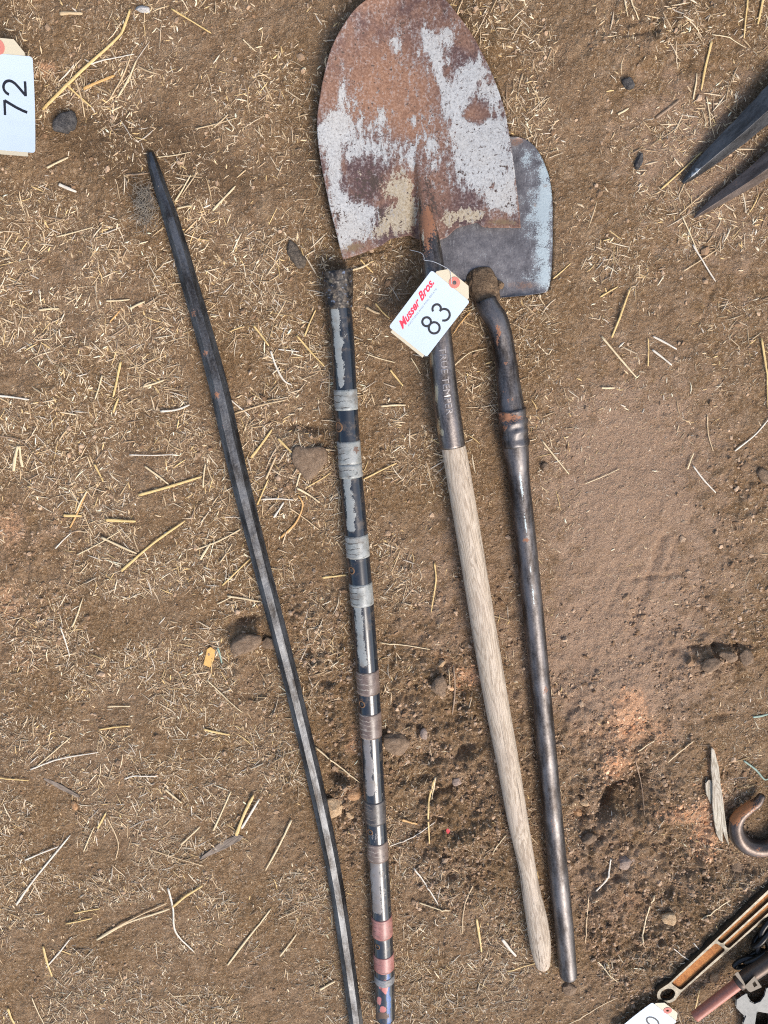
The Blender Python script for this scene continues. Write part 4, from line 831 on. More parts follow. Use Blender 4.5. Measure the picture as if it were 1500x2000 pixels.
A = at(1307, 1950, .02); B = at(1500, 1775, .02); wa = math.atan2(B[1] - A[1], B[0] - A[0])
WR = thing('wrench', 'forged steel wrench handle with bright rims and orange rusted recesses', 'wrench', (A[0], A[1], 0)); fr = ((A[0], A[1]), wa)
def rrect(x0, x1, y0, y1, r=.004):
    out = []
    for cx, cy, a0 in ((x1 - r, y1 - r, 0), (x0 + r, y1 - r, 90), (x0 + r, y0 + r, 180), (x1 - r, y0 + r, 270)):
        out += [(cx + r * math.cos(math.radians(a0 + t)), cy + r * math.sin(math.radians(a0 + t))) for t in (0, 30, 60, 90)]
    return out
def outline(off):
    hr = .0185 - off; pts = [(hr * math.cos(math.radians(a)), hr * math.sin(math.radians(a))) for a in range(70, 291, 20)]
    return pts + [(.018, -.0150 + off), (.10, -.0165 + off), (.38, -.021 + off), (.38, .021 - off), (.10, .0165 - off), (.018, .0150 - off)]
ring = [(.0135 * math.cos(math.radians(a)), .0125 * math.sin(math.radians(a))) for a in range(0, 360, 20)]
me = prism('rim', outline(0), .0005, .0125, None, None, [ring, rrect(.021, .130, -.0118, .0118), rrect(.135, .37, .0018, .0140), rrect(.135, .37, -.0140, -.0018)], bevel=.0016, frame=fr); put('rim', me, MAT['chrome'], WR)
me = prism('recess_web', outline(.003), .002, .0078, None, None, [ring], frame=fr); put('recess_web', me, MAT['web'], WR)

CL = thing('bar_clamp', 'clamp with faded red rod and grey cast metal jaw in the bottom right corner', 'clamp', tuple(at(1450, 1940, 0)))
C, R = px_path([(1357, 1986), (1400, 1953), (1452, 1913)], [19, 20, 21], z=.026, step=.004); me, *_ = tube_mesh('red_rod', C, R, seg=24); put('red_rod', me, MAT['redrod'], CL)
C, R = px_path([(1441, 1921), (1480, 1893), (1580, 1825)], [27, 28, 28], z=.030, step=.006); me, *_ = tube_mesh('sleeve', C, R, seg=24); put('sleeve', me, MAT['darkbar'], CL)
me = prism('bracket', [(1434, 1902), (1441, 1897), (1456, 1924), (1473, 1906), (1488, 1928), (1466, 1938), (1462, 1936)],   .043, .047, None, None, [[(1469, 1921), (1474, 1916), (1479, 1924), (1473, 1928)]], bevel=.0006); put('bracket', me, MAT['chrome_dark'], CL)
jaw = [(1436, 1966), (1437, 1952), (1448, 1944), (1459, 1938), (1460, 1946), (1466, 1955), (1474, 1959), (1484, 1955), (1491, 1945), (1495, 1930), (1520, 1915), (1570, 1900), (1570, 2060), (1452, 2060), (1455, 2012), (1450, 1998), (1455, 1985), (1447, 1978)]
me = prism('cast_jaw', jaw, .003, .020, None, None, [[(1478, 1976), (1500, 1978), (1500, 2004), (1474, 2004)]], bevel=.002); put('cast_jaw', me, MAT['alu'], CL)
def link(x, y, ang, tiltx, z=.012):
    a = np.linspace(0, 2 * math.pi, 29)[:-1]; Cc = np.stack([.017 * np.cos(a) * (1 + .15 * np.cos(a) ** 2), .0105 * np.sin(a), 0 * a], 1)
    seg = 10; b = np.linspace(0, 2 * math.pi, seg, endpoint=False); T = np.roll(Cc, -1, 0) - np.roll(Cc, 1, 0); T /= np.linalg.norm(T, axis=1)[:, None]; N = np.cross(T, [0, 0, 1.0])
    V = Cc[:, None] + (N[:, None] * np.cos(b)[None, :, None] + np.array([0, 0, 1.0]) * np.sin(b)[None, :, None]) * .0042
    n = len(a); idx = np.arange(n * seg).reshape(n, seg); n1 = np.roll(idx, -1, 0); Q = np.stack([idx, n1, np.roll(n1, -1, 1), np.roll(idx, -1, 1)], -1).reshape(-1, 4)
    o = put('link', np_mesh('link', V.reshape(-1, 3), Q), MAT['chain'], None); o.parent = CH; o.location = Vector(at(x, y, z)) - CH.location; o.rotation_euler = (tiltx, 0, ang)
CH = thing('chain', 'dark greasy steel chain lying between the wrench and the clamp', 'chain', tuple(at(1490, 1840, 0)))
for x, y, a, tx in ((1498, 1812, 1.2, .5), (1486, 1832, 1.0, 1.2), (1490, 1853, 1.7, .3), (1474, 1868, .6, 1.1), (1456, 1880, .4, .2), (1520, 1800, .5, 1.1)): link(x, y, a, tx)

# ------------------------------------------------------------------ stones, clods and scraps
def rock(name, label, cat, x, y, rx, ry, hh, mat, seed, sink=.40, ang=0.0, sharp=.92, group=None):
    n1, n2 = 22, 34; th = np.linspace(0, math.pi, n1); ph = np.linspace(0, 2 * math.pi, n2, endpoint=False)
    TH, PH = np.meshgrid(th, ph, indexing='ij'); d = np.stack([np.sin(TH) * np.cos(PH), np.sin(TH) * np.sin(PH), np.cos(TH)], -1)
    r = np.random.default_rng(seed); rad = np.full(TH.shape, 1.0)
    for _ in range(16):                               # chip flat facets off
        nn = r.normal(size=3); nn /= np.linalg.norm(nn); c = r.uniform(.55, .92); dn = d @ nn; rad = np.where(dn * rad > c, c / np.maximum(dn, 1e-3) * sharp + rad * (1 - sharp), rad)
    rad *= 1 + .30 * (fbm(d[..., 0] + 3 + d[..., 2], d[..., 1] + 5, .7, 4, seed, .6) - .5)
    m = mpp(x, y); V = d * rad[..., None] * np.array([rx * m, ry * m, hh])
    c, s = math.cos(ang), math.sin(ang); V = np.stack([V[..., 0] * c - V[..., 1] * s, V[..., 0] * s + V[..., 1] * c, V[..., 2]], -1)
    p = at(x, y, 0); g0 = float(hgt(p[0], p[1])); idx = np.arange(n1 * n2).reshape(n1, n2); nx_ = np.roll(idx, -1, 1)
    Q = np.stack([idx[:-1], idx[1:], nx_[1:], nx_[:-1]], -1).reshape(-1, 4)
    me = np_mesh(name, V.reshape(-1, 3), Q, None, True); o = put(name, me, mat); o.location = (p[0], p[1], g0 + hh * (1 - 2 * sink)); return tag(o, label, cat, group)
M_ = MAT
for a in [('stone', 'dark rounded stone on the dirt just right of the tag numbered 72', 'stone', 124, 240, 29, 24, .013, M_['darkstone'], 1),
          ('stone', 'small smooth dark grey pebble in the open dirt near the top right', 'stone', 1224, 164, 12, 16, .007, M_['darkstone'], 2),
          ('clod', 'dark seed-like clod on the dirt above the collar of the striped pole', 'clod', 577, 496, 29, 18, .008, M_['darkclod'], 3),
          ('stone', 'thin dark pebble sunk in dirt left of the two spikes', 'stone', 1249, 314, 9, 17, .006, M_['darkstone'], 4),
          ('stone', 'pale orange stone on bare dirt left of the wrench', 'stone', 1306, 1790, 18, 19, .010, M_['tanstone'], 5),
          ('stone', 'tan lumpy stone between the octagonal bar and the striped pole', 'stone', 650, 1572, 26, 24, .012, M_['tanstone'], 6),
          ('stone', 'orange chipped stone touching the left side of the striped pole', 'stone', 690, 1545, 19, 17, .010, M_['orangestone'], 7),
          ('stone', 'small tan pebble below the orange stone by the striped pole', 'stone', 683, 1589, 11, 8, .006, M_['tanstone'], 8),
          ('clod', 'broad flat earth clod in straw left of the striped pole', 'clod', 606, 898, 36, 46, .006, M_['clod'], 9),
          ('clod', 'cracked flat grey brown clod touching the left of the octagonal bar', 'clod', 484, 1250, 36, 24, .009, M_['clod'], 10),
          ('clod', 'narrow broken clod between the cracked clod and the octagonal bar', 'clod', 528, 1255, 15, 24, .008, M_['clod'], 11),
          ('clod', 'upright rectangular clod, leftmost of three in the right-hand dirt', 'clod', 1377, 1287, 16, 23, .008, M_['clod'], 12),
          ('clod', 'low flat clod, middle of three in the right-hand dirt', 'clod', 1415, 1273, 19, 13, .006, M_['clod'], 13),
          ('clod', 'rounded clod, rightmost of three in the right-hand dirt', 'clod', 1452, 1280, 14, 19, .008, M_['clod'], 14),
          ('stone', 'pinkish triangular stone on bare dirt right of the pipe handle', 'stone', 1217, 1683, 22, 24, .009, M_['pinkclod'], 15),
          ('stone', 'small grey brown stone between striped pole and wood handle', 'stone', 893, 1524, 13, 10, .007, M_['pinkclod'], 16),
          ('clod', 'broad flat clod touching the right of the striped pole', 'clod', 772, 1448, 34, 28, .008, M_['clod'], 17),
          ('clod', 'slanted ridge clod between striped pole and wood handle', 'clod', 858, 1330, 16, 26, .010, M_['clod'], 18),
          ('stone', 'pale cream chip on dirt left of the wood handle', 'stone', 862, 1294, 12, 7, .005, M_['tanstone'], 19),
          ('stone', 'pale translucent quartz pebble at the top edge', 'stone', 279, 20, 7, 20, .006, M_['quartz'], 20),
          ('stone', 'light wedge shaped stone right of the pipe handle', 'stone', 1141, 1566, 14, 10, .008, M_['tanstone'], 21),
          ('clod', 'tan clod in a hollow right of the pipe handle', 'clod', 1131, 1590, 11, 9, .007, M_['orangestone'], 22),
          ('clod', 'squarish clod against the lower right of the pipe handle', 'clod', 1146, 1633, 18, 15, .008, M_['clod'], 23),
          ('clod', 'small earth clod below the end of the pipe handle', 'clod', 1112, 1930, 16, 14, .007, M_['clod'], 24),
          ('clod', 'grey flake of earth against the right of the striped pole', 'clod', 828, 1426, 13, 8, .005, M_['pinkclod'], 25),
          ('clod', 'brown lump right of the hoe plate weld on straw', 'clod', 1064, 912, 11, 9, .006, M_['clod'], 26),
          ('stone', 'small orange pebble left of the octagonal bar in straw', 'stone', 148, 1570, 8, 12, .005, M_['orangestone'], 27),
          ('clod', 'round clod beside a dark hollow at the right edge', 'clod', 1490, 930, 14, 22, .010, M_['clod'], 28),
          ('stone', 'tan stone half hidden beneath the wrench and the chain', 'stone', 1395, 1905, 14, 12, .008, M_['orangestone'], 29),
          ('clod', 'brown clod under the steel hook', 'clod', 1445, 1700, 22, 15, .008, M_['clod'], 30)]:
    rock(*a, ang=a[9] * .7)
# wood splinter and strips
def plank(name, label, cat, poly, z0, z1, mat, group=None):
    me = prism(name, poly, z0, z1, None, None, bevel=.0008)
    V = np.zeros(len(me.vertices) * 3, np.float32); me.vertices.foreach_get('co', V); V = V.reshape(-1, 3)
    p0, p1 = at(*poly[0]), at(*poly[len(poly) // 2]); d = p1 - p0; a = math.atan2(d[1], d[0]); q = V - V.mean(0)
    vattr(me, 'pc', np.stack([-q[:, 0] * math.sin(a) + q[:, 1] * math.cos(a), q[:, 2], q[:, 0] * math.cos(a) + q[:, 1] * math.sin(a)], 1))
    return tag(put(name, me, mat), label, cat, group)
plank('wood_splinter', 'long pale grey wood splinter standing on the dirt left of the hook', 'wood splinter', [(1389, 1460), (1395, 1464), (1404, 1497), (1407, 1530), (1412, 1560), (1417, 1603), (1424, 1652), (1418, 1640), (1411, 1622), (1412, 1646), (1405, 1640), (1399, 1628), (1394, 1600), (1391, 1572), (1391, 1530), (1388, 1500)], .002, .013, MAT['splinter'])
plank('wood_chip', 'flat olive grey wood chip against the left of the pale splinter', 'wood chip', [(1384, 1522), (1377, 1530), (1379, 1550), (1389, 1572), (1391, 1545), (1390, 1524)], .001, .008, MAT['splinter'])
plank('wood_strip', 'grey brown weathered wood strip left of the octagonal bar', 'wood strip', [(390, 1680), (394, 1672), (430, 1645), (464, 1629), (477, 1634), (470, 1641), (440, 1658)], .001, .006, MAT['greywood'])
plank('wood_strip', 'dark thin wood strip among straw at the lower left', 'wood strip', [(84, 1522), (88, 1518), (120, 1532), (153, 1552), (158, 1558), (150, 1557), (116, 1541)], .001, .005, MAT['greywood'])
plank('dead_leaf', 'bright yellow orange dead leaf scrap left of the octagonal bar', 'leaf', [(397, 1298), (404, 1268), (411, 1263), (421, 1270), (418, 1288), (410, 1304)], .003, .0042, MAT['leaf'])
plank('red_petal', 'tiny bright red scrap, upper of two between pole and shovel handle', 'petal', [(871, 1620), (876, 1616), (880, 1622), (876, 1629), (871, 1627)], .003, .0045, MAT['redbit'])
plank('red_petal', 'tiny dull red scrap, lower of two between pole and shovel handle', 'petal', [(860, 1646), (866, 1640), (871, 1643), (866, 1652), (860, 1654)], .003, .0045, MAT['redbit'])

# ------------------------------------------------------------------ straws big enough to tell apart
STRAW = {'golden': m_straw('golden_straw', (.50, .33, .11), (.66, .48, .22)), 'pale': m_straw('pale_straw', (.50, .38, .21), (.66, .53, .33)), 'tan': m_straw('tan_straw', (.42, .29, .15), (.56, .42, .25)),
         'white': m_straw('bleached_straw', (.50, .43, .33), (.68, .61, .50)), 'orange': m_straw('orange_straw', (.46, .24, .07), (.60, .36, .14)), 'brown': m_straw('brown_straw', (.20, .13, .075), (.32, .22, .14)), 'green': m_straw('green_grass_blade', (.13, .20, .15), (.28, .36, .29))}
ST = [([(85, 215), (160, 140), (225, 80), (243, 60), (256, 20)], 7, 'golden'), ([(165, 175), (225, 148)], 7, 'orange'), ([(130, 165), (180, 210)], 5, 'golden'), ([(215, 195), (240, 150), (262, 97)], 4, 'tan'), ([(232, 190), (268, 118)], 5, 'pale'), ([(172, 128), (210, 117), (264, 107)], 3, 'white'),
      ([(335, 18), (414, 67)], 4, 'golden'), ([(118, 28), (163, 28)], 8, 'tan'), ([(92, 328), (135, 308)], 5, 'pale'), ([(115, 360), (150, 375)], 8, 'white'), ([(382, 253), (466, 232)], 3, 'tan'), ([(418, 250), (447, 225)], 4, 'tan'), ([(342, 395), (374, 342)], 4, 'pale'), ([(416, 412), (460, 363)], 5, 'pale'), ([(347, 408), (378, 403)], 4, 'pale'),
      ([(475, 78), (500, 102)], 3, 'pale'), ([(308, 308), (340, 304), (375, 298)], 2, 'pale'), ([(110, 463), (183, 444)], 3, 'pale'), ([(148, 155), (160, 190), (167, 230)], 4, 'tan'), ([(237, 706), (230, 740), (222, 775)], 6, 'golden'), ([(201, 733), (187, 780)], 4, 'pale'), ([(272, 966), (330, 950), (395, 930)], 7, 'golden'), ([(284, 910), (330, 945)], 5, 'pale'),
      ([(28, 919), (37, 870)], 8, 'pale'), ([(45, 912), (40, 870)], 7, 'pale'), ([(185, 906), (203, 940)], 5, 'golden'), ([(315, 803), (345, 800), (372, 790)], 5, 'white'), ([(210, 588), (255, 585)], 4, 'pale'), ([(255, 603), (285, 589)], 5, 'pale'), ([(216, 628), (235, 607)], 4, 'orange'), ([(75, 606), (115, 603)], 5, 'pale'), ([(0, 772), (60, 780)], 5, 'white'),
      ([(253, 888), (345, 887)], 3, 'white'), ([(397, 952), (402, 905)], 4, 'pale'), ([(405, 910), (420, 945)], 4, 'tan'), ([(222, 805), (233, 777)], 5, 'golden'), ([(150, 999), (172, 957)], 4, 'pale'), ([(0, 850), (45, 862), (82, 905)], 3, 'brown'), ([(280, 755), (322, 742)], 5, 'pale'), ([(240, 1112), (300, 1060), (363, 1016)], 6, 'golden'), ([(200, 1048), (270, 1078)], 6, 'pale'),
      ([(125, 1006), (160, 1007)], 7, 'golden'), ([(210, 1013), (268, 1016)], 8, 'golden'), ([(138, 1030), (172, 957)], 4, 'orange'), ([(110, 1070), (140, 1040)], 3, 'white'), ([(162, 997), (183, 1045)], 3, 'tan'), ([(150, 1084), (240, 1033)], 3, 'pale'), ([(380, 1074), (430, 1055), (475, 1030)], 4, 'pale'), ([(392, 1092), (412, 1060)], 6, 'pale'), ([(435, 1142), (490, 1090)], 4, 'golden'),
      ([(430, 1098), (455, 1060)], 3, 'tan'), ([(425, 1178), (457, 1163)], 3, 'pale'), ([(445, 1163), (510, 1173)], 5, 'pale'), ([(143, 1223), (162, 1170)], 4, 'pale'), ([(120, 1222), (137, 1282)], 4, 'white'), ([(405, 1325), (475, 1388)], 3, 'pale'), ([(212, 1378), (257, 1376)], 4, 'pale'), ([(32, 1767), (65, 1720), (138, 1630)], 5, 'white'), ([(50, 1678), (115, 1652)], 4, 'white'),
      ([(63, 1498), (115, 1480), (195, 1465)], 4, 'white'), ([(75, 1493), (142, 1435)], 3, 'pale'), ([(195, 1422), (258, 1413)], 4, 'golden'), ([(245, 1518), (270, 1510), (310, 1511)], 4, 'white'), ([(418, 1618), (453, 1540)], 4, 'pale'), ([(463, 1625), (478, 1585), (497, 1548)], 8, 'golden'), ([(474, 1610), (508, 1556)], 6, 'white'), ([(193, 1613), (210, 1582)], 5, 'golden'),
      ([(165, 1660), (187, 1610)], 3, 'pale'), ([(212, 1590), (233, 1640), (228, 1675)], 3, 'tan'), ([(295, 1655), (400, 1688)], 3, 'tan'), ([(355, 1645), (393, 1610)], 4, 'pale'), ([(0, 1516), (60, 1520)], 4, 'golden'), ([(400, 1420), (450, 1432)], 6, 'golden'), ([(325, 1537), (357, 1563)], 5, 'pale'), ([(445, 1883), (490, 1825), (530, 1772)], 5, 'pale'),
      ([(190, 1833), (250, 1800), (333, 1770)], 6, 'pale'), ([(200, 1825), (290, 1775), (328, 1758)], 4, 'tan'), ([(330, 1730), (340, 1770), (345, 1815), (380, 1858)], 5, 'white'), ([(340, 1765), (365, 1745), (398, 1725)], 6, 'golden'), ([(90, 1890), (140, 1830)], 4, 'white'), ([(83, 1850), (100, 1910)], 6, 'golden'), ([(62, 1948), (85, 2000)], 3, 'pale'), ([(15, 1970), (28, 2000)], 6, 'golden'),
      ([(547, 1866), (580, 1822)], 4, 'pale'), ([(543, 1793), (583, 1772)], 3, 'tan'), ([(590, 1763), (635, 1748)], 2, 'tan'), ([(145, 1785), (197, 1772)], 4, 'golden'), ([(128, 1805), (180, 1793)], 4, 'golden'), ([(335, 1942), (395, 1940)], 2, 'pale'), ([(625, 1928), (655, 1913)], 6, 'pale'), ([(497, 636), (512, 655), (527, 675)], 5, 'golden'),
      ([(530, 685), (540, 715), (555, 742), (571, 752)], 5, 'white'), ([(580, 655), (634, 715)], 5, 'golden'), ([(595, 657), (617, 605)], 4, 'golden'), ([(545, 682), (585, 687)], 3, 'white'), ([(491, 893), (532, 838)], 6, 'golden'), ([(457, 808), (515, 790), (560, 780)], 4, 'tan'), ([(450, 780), (488, 812)], 4, 'white'), ([(610, 870), (657, 880)], 4, 'tan'), ([(544, 855), (573, 883)], 6, 'golden'),
      ([(580, 950), (625, 980)], 5, 'pale'), ([(548, 1050), (578, 1020), (592, 985), (583, 965)], 5, 'orange'), ([(520, 935), (540, 890)], 5, 'tan'), ([(503, 985), (525, 935)], 4, 'golden'), ([(580, 948), (595, 900)], 4, 'pale'), ([(600, 950), (648, 921)], 3, 'golden'), ([(510, 975), (545, 973), (575, 975)], 4, 'white'), ([(535, 1010), (555, 980)], 5, 'white'), ([(565, 990), (625, 1035)], 3, 'tan'),
      ([(1174, 657), (1210, 700), (1243, 738)], 5, 'pale'), ([(1194, 659), (1230, 562)], 5, 'golden'), ([(1275, 657), (1320, 682)], 5, 'white'), ([(1273, 683), (1310, 713)], 5, 'white'), ([(1264, 715), (1265, 660)], 3, 'golden'), ([(1352, 478), (1395, 550)], 4, 'white'), ([(1333, 530), (1400, 487)], 3, 'tan'), ([(1173, 757), (1200, 757)], 5, 'pale'), ([(1058, 860), (1110, 925)], 4, 'pale'), ([(1140, 944), (1208, 914)], 2, 'pale'),
      ([(1484, 660), (1494, 730), (1498, 800)], 5, 'golden'), ([(1433, 880), (1470, 850), (1500, 815)], 4, 'white'), ([(1380, 810), (1382, 850), (1390, 880)], 3, 'tan'), ([(1340, 915), (1353, 883)], 4, 'pale'), ([(1350, 908), (1370, 935), (1393, 960)], 4, 'white'), ([(1078, 545), (1112, 515)], 3, 'golden'), ([(1170, 580), (1205, 560)], 4, 'golden'), ([(1455, 2), (1450, 78)], 4, 'golden'), ([(1487, 0), (1477, 50)], 6, 'golden'),
      ([(1385, 85), (1367, 178)], 6, 'golden'), ([(1352, 195), (1358, 145)], 4, 'pale'), ([(1385, 72), (1420, 78), (1455, 95)], 2, 'pale'), ([(1280, 232), (1325, 197)], 6, 'brown'), ([(1290, 370), (1370, 297)], 4, 'golden'), ([(1330, 423), (1365, 500)], 3, 'pale'), ([(1205, 225), (1226, 213)], 5, 'pale'), ([(1378, 190), (1388, 250)], 3, 'pale'), ([(1325, 420), (1390, 365)], 2, 'tan'), ([(1215, 0), (1222, 38)], 3, 'pale'), ([(1228, 0), (1246, 42)], 3, 'pale'),
      ([(1240, 1480), (1258, 1540), (1258, 1590)], 2.5, 'brown'), ([(1277, 1747), (1262, 1800), (1250, 1847)], 4, 'pale'), ([(1147, 1745), (1142, 1840)], 3, 'tan'), ([(1162, 1735), (1180, 1715), (1188, 1690), (1190, 1670)], 5, 'white'), ([(1165, 1872), (1205, 1915)], 3, 'pale'), ([(1110, 1998), (1205, 1948)], 3, 'tan'), ([(1368, 1793), (1429, 1753)], 4, 'pale'), ([(1353, 1838), (1373, 1863)], 2.5, 'white'), ([(1314, 1850), (1354, 1878)], 2.5, 'white'),
      ([(1365, 1927), (1353, 1980)], 3, 'golden'), ([(1300, 1483), (1350, 1440)], 4, 'tan'), ([(1243, 1462), (1275, 1440)], 3, 'pale'), ([(740, 1253), (790, 1258), (840, 1267)], 3, 'pale'), ([(885, 1295), (888, 1345), (883, 1395)], 4, 'brown'), ([(875, 1300), (877, 1340)], 2.5, 'tan'), ([(847, 1520), (836, 1570), (838, 1640)], 5, 'golden'), ([(850, 1515), (843, 1560)], 4, 'pale'), ([(960, 1665), (988, 1625)], 3, 'pale'),
      ([(925, 1722), (905, 1770), (903, 1820)], 3, 'tan'), ([(785, 1595), (815, 1605)], 6, 'orange'), ([(818, 1760), (880, 1773)], 4, 'pale'), ([(760, 1650), (800, 1632), (850, 1600)], 3, 'white'), ([(930, 1790), (940, 1855)], 6, 'golden'), ([(980, 1830), (1007, 1863)], 8, 'white'), ([(990, 1895), (1060, 1875)], 3, 'golden'), ([(808, 1690), (855, 1760)], 4, 'white'), ([(848, 1097), (851, 1133), (842, 1193)], 4, 'golden'),
      ([(744, 793), (793, 791)], 5, 'pale'), ([(762, 722), (787, 753)], 5, 'golden'), ([(802, 698), (821, 730)], 3, 'pale'), ([(716, 691), (772, 708)], 2.5, 'pale'), ([(733, 592), (761, 622)], 4, 'golden'), ([(715, 600), (742, 613)], 6, 'tan'), ([(683, 529), (722, 515)], 5, 'pale'), ([(704, 507), (729, 533)], 4, 'golden'), ([(918, 609), (885, 652)], 3, 'orange'), ([(710, 935), (775, 903)], 4, 'golden'), ([(630, 1127), (678, 1122)], 5, 'golden'),
      ([(616, 1457), (703, 1526)], 4, 'pale'), ([(570, 1598), (519, 1697)], 5, 'pale'), ([(1468, 1398), (1500, 1394)], 6, 'green'), ([(1452, 1485), (1475, 1502), (1492, 1520), (1505, 1512)], 5, 'green'), ([(427, 1262), (433, 1295)], 5, 'green'), ([(880, 720), (915, 690), (950, 680)], 2.5, 'pale'), ([(1205, 1320), (1258, 1360)], 0.1, 'pale')]
ZONES = [(-50, -50, 310, 420, 'beside the tag numbered 72'), (310, -50, 640, 240, 'on open dirt left of the shovel blade'), (-50, 420, 230, 700, 'on dirt below the tag numbered 72'), (230, 420, 360, 700, 'left of the upper octagonal bar'), (310, 240, 470, 420, 'by the tip of the octagonal bar'), (410, 240, 660, 600, 'between octagonal bar tip and shovel blade'),
         (440, 600, 660, 770, 'left of the pole collar'), (450, 770, 690, 920, 'around the flat clod left of the pole'), (480, 920, 720, 1200, 'mid-way between bar and pole'), (-50, 700, 180, 960, 'at the left edge at mid height'), (180, 700, 450, 960, 'in the chaff left of the octagonal bar'), (-50, 940, 210, 1140, 'by the orange dirt on the left edge'),
         (210, 940, 480, 1140, 'left of the middle of the bar'), (-50, 1140, 260, 1400, 'on dark dirt at the left edge'), (260, 1140, 560, 1400, 'near the yellow leaf scrap'), (-50, 1400, 240, 1560, 'by the dark wood strip'), (240, 1400, 600, 1560, 'in the thick straw left of the lower bar'), (-50, 1560, 230, 1730, 'below the dark wood strip'),
         (230, 1560, 620, 1730, 'near the grey wood strip'), (-50, 1730, 240, 2050, 'in the bottom left corner'), (240, 1730, 430, 2050, 'at the bottom left under the wood strip'), (430, 1730, 700, 2050, 'left of the bottom end of the bar'), (600, 1380, 730, 1730, 'by the tan stone between bar and pole'), (660, 480, 800, 640, 'right of the pole collar'),
         (690, 640, 860, 960, 'between the pole and the shovel socket'), (860, 560, 990, 760, 'below the muddy hoe neck'), (700, 960, 960, 1290, 'between the pole and the upper wood handle'), (740, 1290, 1000, 1560, 'on lumpy dirt left of the wood handle'), (740, 1560, 1000, 1720, 'near the red scraps'), (740, 1720, 1075, 2050, 'in pale chaff left of the wood handle end'),
         (1040, 480, 1250, 620, 'right of the hoe plate'), (1040, 620, 1250, 800, 'right of the hoe gooseneck'), (1250, 600, 1420, 800, 'on scuffed dirt right of hoe'), (1040, 800, 1260, 1000, 'right of the upper pipe handle'), (1260, 800, 1550, 1000, 'at the right edge above the three clods'), (1420, 560, 1550, 800, 'at the right edge below the spikes'),
         (1180, -50, 1300, 300, 'near the small grey pebble'), (1300, -50, 1550, 260, 'above the two spikes'), (1260, 260, 1550, 600, 'by the points of the two spikes'), (1180, 1300, 1420, 1620, 'by the orange clay patch'), (1420, 1300, 1550, 1560, 'above the steel hook'), (1100, 1620, 1240, 2050, 'right of the end of the pipe handle'), (1240, 1620, 1550, 2050, 'around the wrench')]
def zone(x, y):
    best = None
    for a, b, c, d, t in ZONES:
        if a <= x <= c and b <= y <= d: return t
    q = min(ZONES, key=lambda q: math.hypot((q[0] + q[2]) / 2 - x, (q[1] + q[3]) / 2 - y)); return q[4]
TONE = {'golden': 'golden', 'pale': 'pale yellow', 'tan': 'tan', 'white': 'bleached white', 'orange': 'orange brown', 'brown': 'dark brown', 'green': 'green'}
ST = [s for s in ST if s[1] > 1]
STRAWS = {}
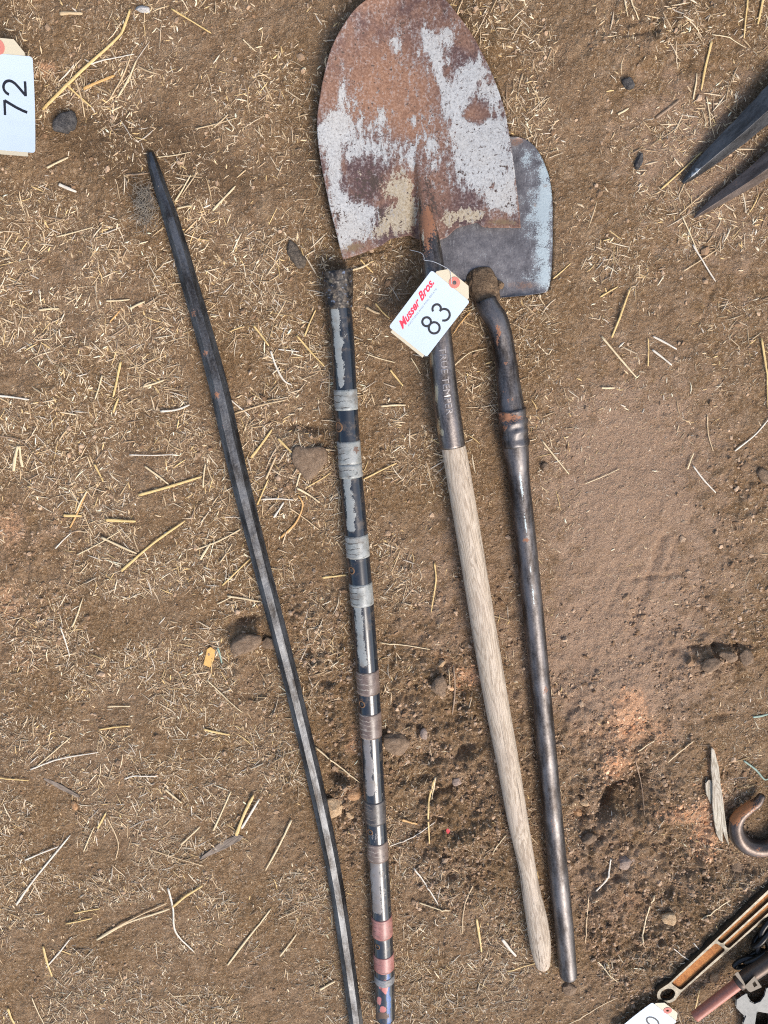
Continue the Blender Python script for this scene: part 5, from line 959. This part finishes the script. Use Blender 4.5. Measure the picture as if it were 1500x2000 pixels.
for i, (pts, wd, tone) in enumerate(ST):
    Pp = np.array([at(x, y) for x, y in pts])
    if len(Pp) == 2: mid = (Pp[0] + Pp[1]) / 2 + np.array([rng.normal(0, .0006), rng.normal(0, .0006), 0]); Pp = np.array([Pp[0], mid, Pp[1]])
    Cc = catmull(Pp, 7); r = max(wd * .85 * mpp(*pts[0]) / 2, .0007)
    hz_ = hgt(Cc[:, 0], Cc[:, 1]); ln = np.linalg.norm(Pp[-1] - Pp[0]); base = max(hz_[0], hz_[-1])
    sm = np.convolve(np.pad(hz_, 3, mode='edge'), np.ones(7) / 7, 'valid')
    Cc[:, 2] = np.maximum(sm, hz_ - r * .3) + r * .55 + .0012 + rng.uniform(0, .0014)
    t = np.linspace(0, 1, len(Cc)); R = r * (1 - .28 * t) * (1 + .10 * np.sin(t * 9 + i)); R[0] *= .8; R[-1] *= .55
    nme = 'grass_blade' if tone == 'green' else ('root_fibre' if tone == 'brown' else 'straw_stalk')
    me, *_ = tube_mesh(nme, Cc, R, seg=8, flat=.5, smooth=True, lump=lambda L, a: 1 - .22 * (np.cos(a) > .9)); o = put(nme, me, STRAW[tone])
    mx, my = np.mean([p[0] for p in pts]), np.mean([p[1] for p in pts]); dx, dy = pts[-1][0] - pts[0][0], pts[0][1] - pts[-1][1]
    an = math.degrees(math.atan2(dy, dx)) % 180; ori = 'lying level' if an < 20 or an > 160 else ('upright' if 70 < an < 110 else ('leaning right' if an < 90 else 'leaning left'))
    size = 'long' if math.hypot(dx, dy) > 85 else ('short' if math.hypot(dx, dy) < 42 else '')
    shape = 'curved' if len(pts) > 3 else ('broad' if wd >= 6 else ('thread-thin' if wd < 3 else ''))
    word = {'grass_blade': 'grass blade', 'root_fibre': 'root fibre', 'straw_stalk': 'straw'}[nme]
    lab = ' '.join(' '.join([size, shape, TONE[tone], word, ori, zone(mx, my)]).split())
    tag(o, lab, word, 'loose ' + word + 's on the dirt'); STRAWS.setdefault(lab, []).append((mx, my, o))
for lab, lst in STRAWS.items():
    if len(lst) < 2: continue
    wide = max(q[0] for q in lst) - min(q[0] for q in lst) > max(q[1] for q in lst) - min(q[1] for q in lst)
    lst.sort(key=lambda q: q[0] if wide else q[1])
    nm_ = {2: (['left one of two', 'right one of two'] if wide else ['upper of two', 'lower of two']), 3: (['leftmost of three', 'middle of three', 'rightmost of three'] if wide else ['top of three', 'middle of three', 'bottom of three'])}.get(len(lst))
    if nm_:
        for q, e in zip(lst, nm_): q[2]['label'] = lab + ', ' + e

# lint clump caught on the bar tip
r = np.random.default_rng(5); Vs, Qs, nb = [], [], 0
c0 = at(284, 402, .006)
for k in range(260):
    p = c0 + np.array([r.normal(0, .0085), r.normal(0, .0125), abs(r.normal(0, .004))]); d = r.normal(size=3) * np.array([1, 1, .35]); d /= np.linalg.norm(d); s = np.cross(d, [0, 0, 1.0]); s /= np.linalg.norm(s) + 1e-6
    ln = r.uniform(.006, .022); cv = r.normal(0, .35); w_ = .00025
    for j in range(6):
        t = j / 5 - .5; q = p + d * t * ln + s * cv * ln * (t * t); q[2] = max(q[2], .0008)
        Vs += [q + s * w_, q - s * w_ * .5 + np.array([0, 0, w_]), q - s * w_ - np.array([0, 0, w_])]
    for j in range(5):
        for m in range(3): Qs.append((nb + j * 3 + m, nb + j * 3 + (m + 1) % 3, nb + j * 3 + 3 + (m + 1) % 3, nb + j * 3 + 3 + m))
    nb += 18
o = put('lint_clump', np_mesh('lint_clump', np.array(Vs), np.array(Qs)), MAT['lint']); tag(o, 'fuzzy grey clump of fibres caught on the left of the bar tip', 'lint')
rock('clod', 'olive brown clod in the lint beside the bar tip', 'clod', 296, 392, 11, 19, .008, MAT['clod'], 40)

for x, y, rx, ry, hh, sd in MUDDY:
    o = rock('mud_lump', None, None, x, y, rx, ry, hh, MAT['mud'], sd, sink=.5, ang=sd * .9, sharp=.8)
    o.location.z = .006; loc = o.location.copy(); o.parent = HO; o.location = loc - HO.location
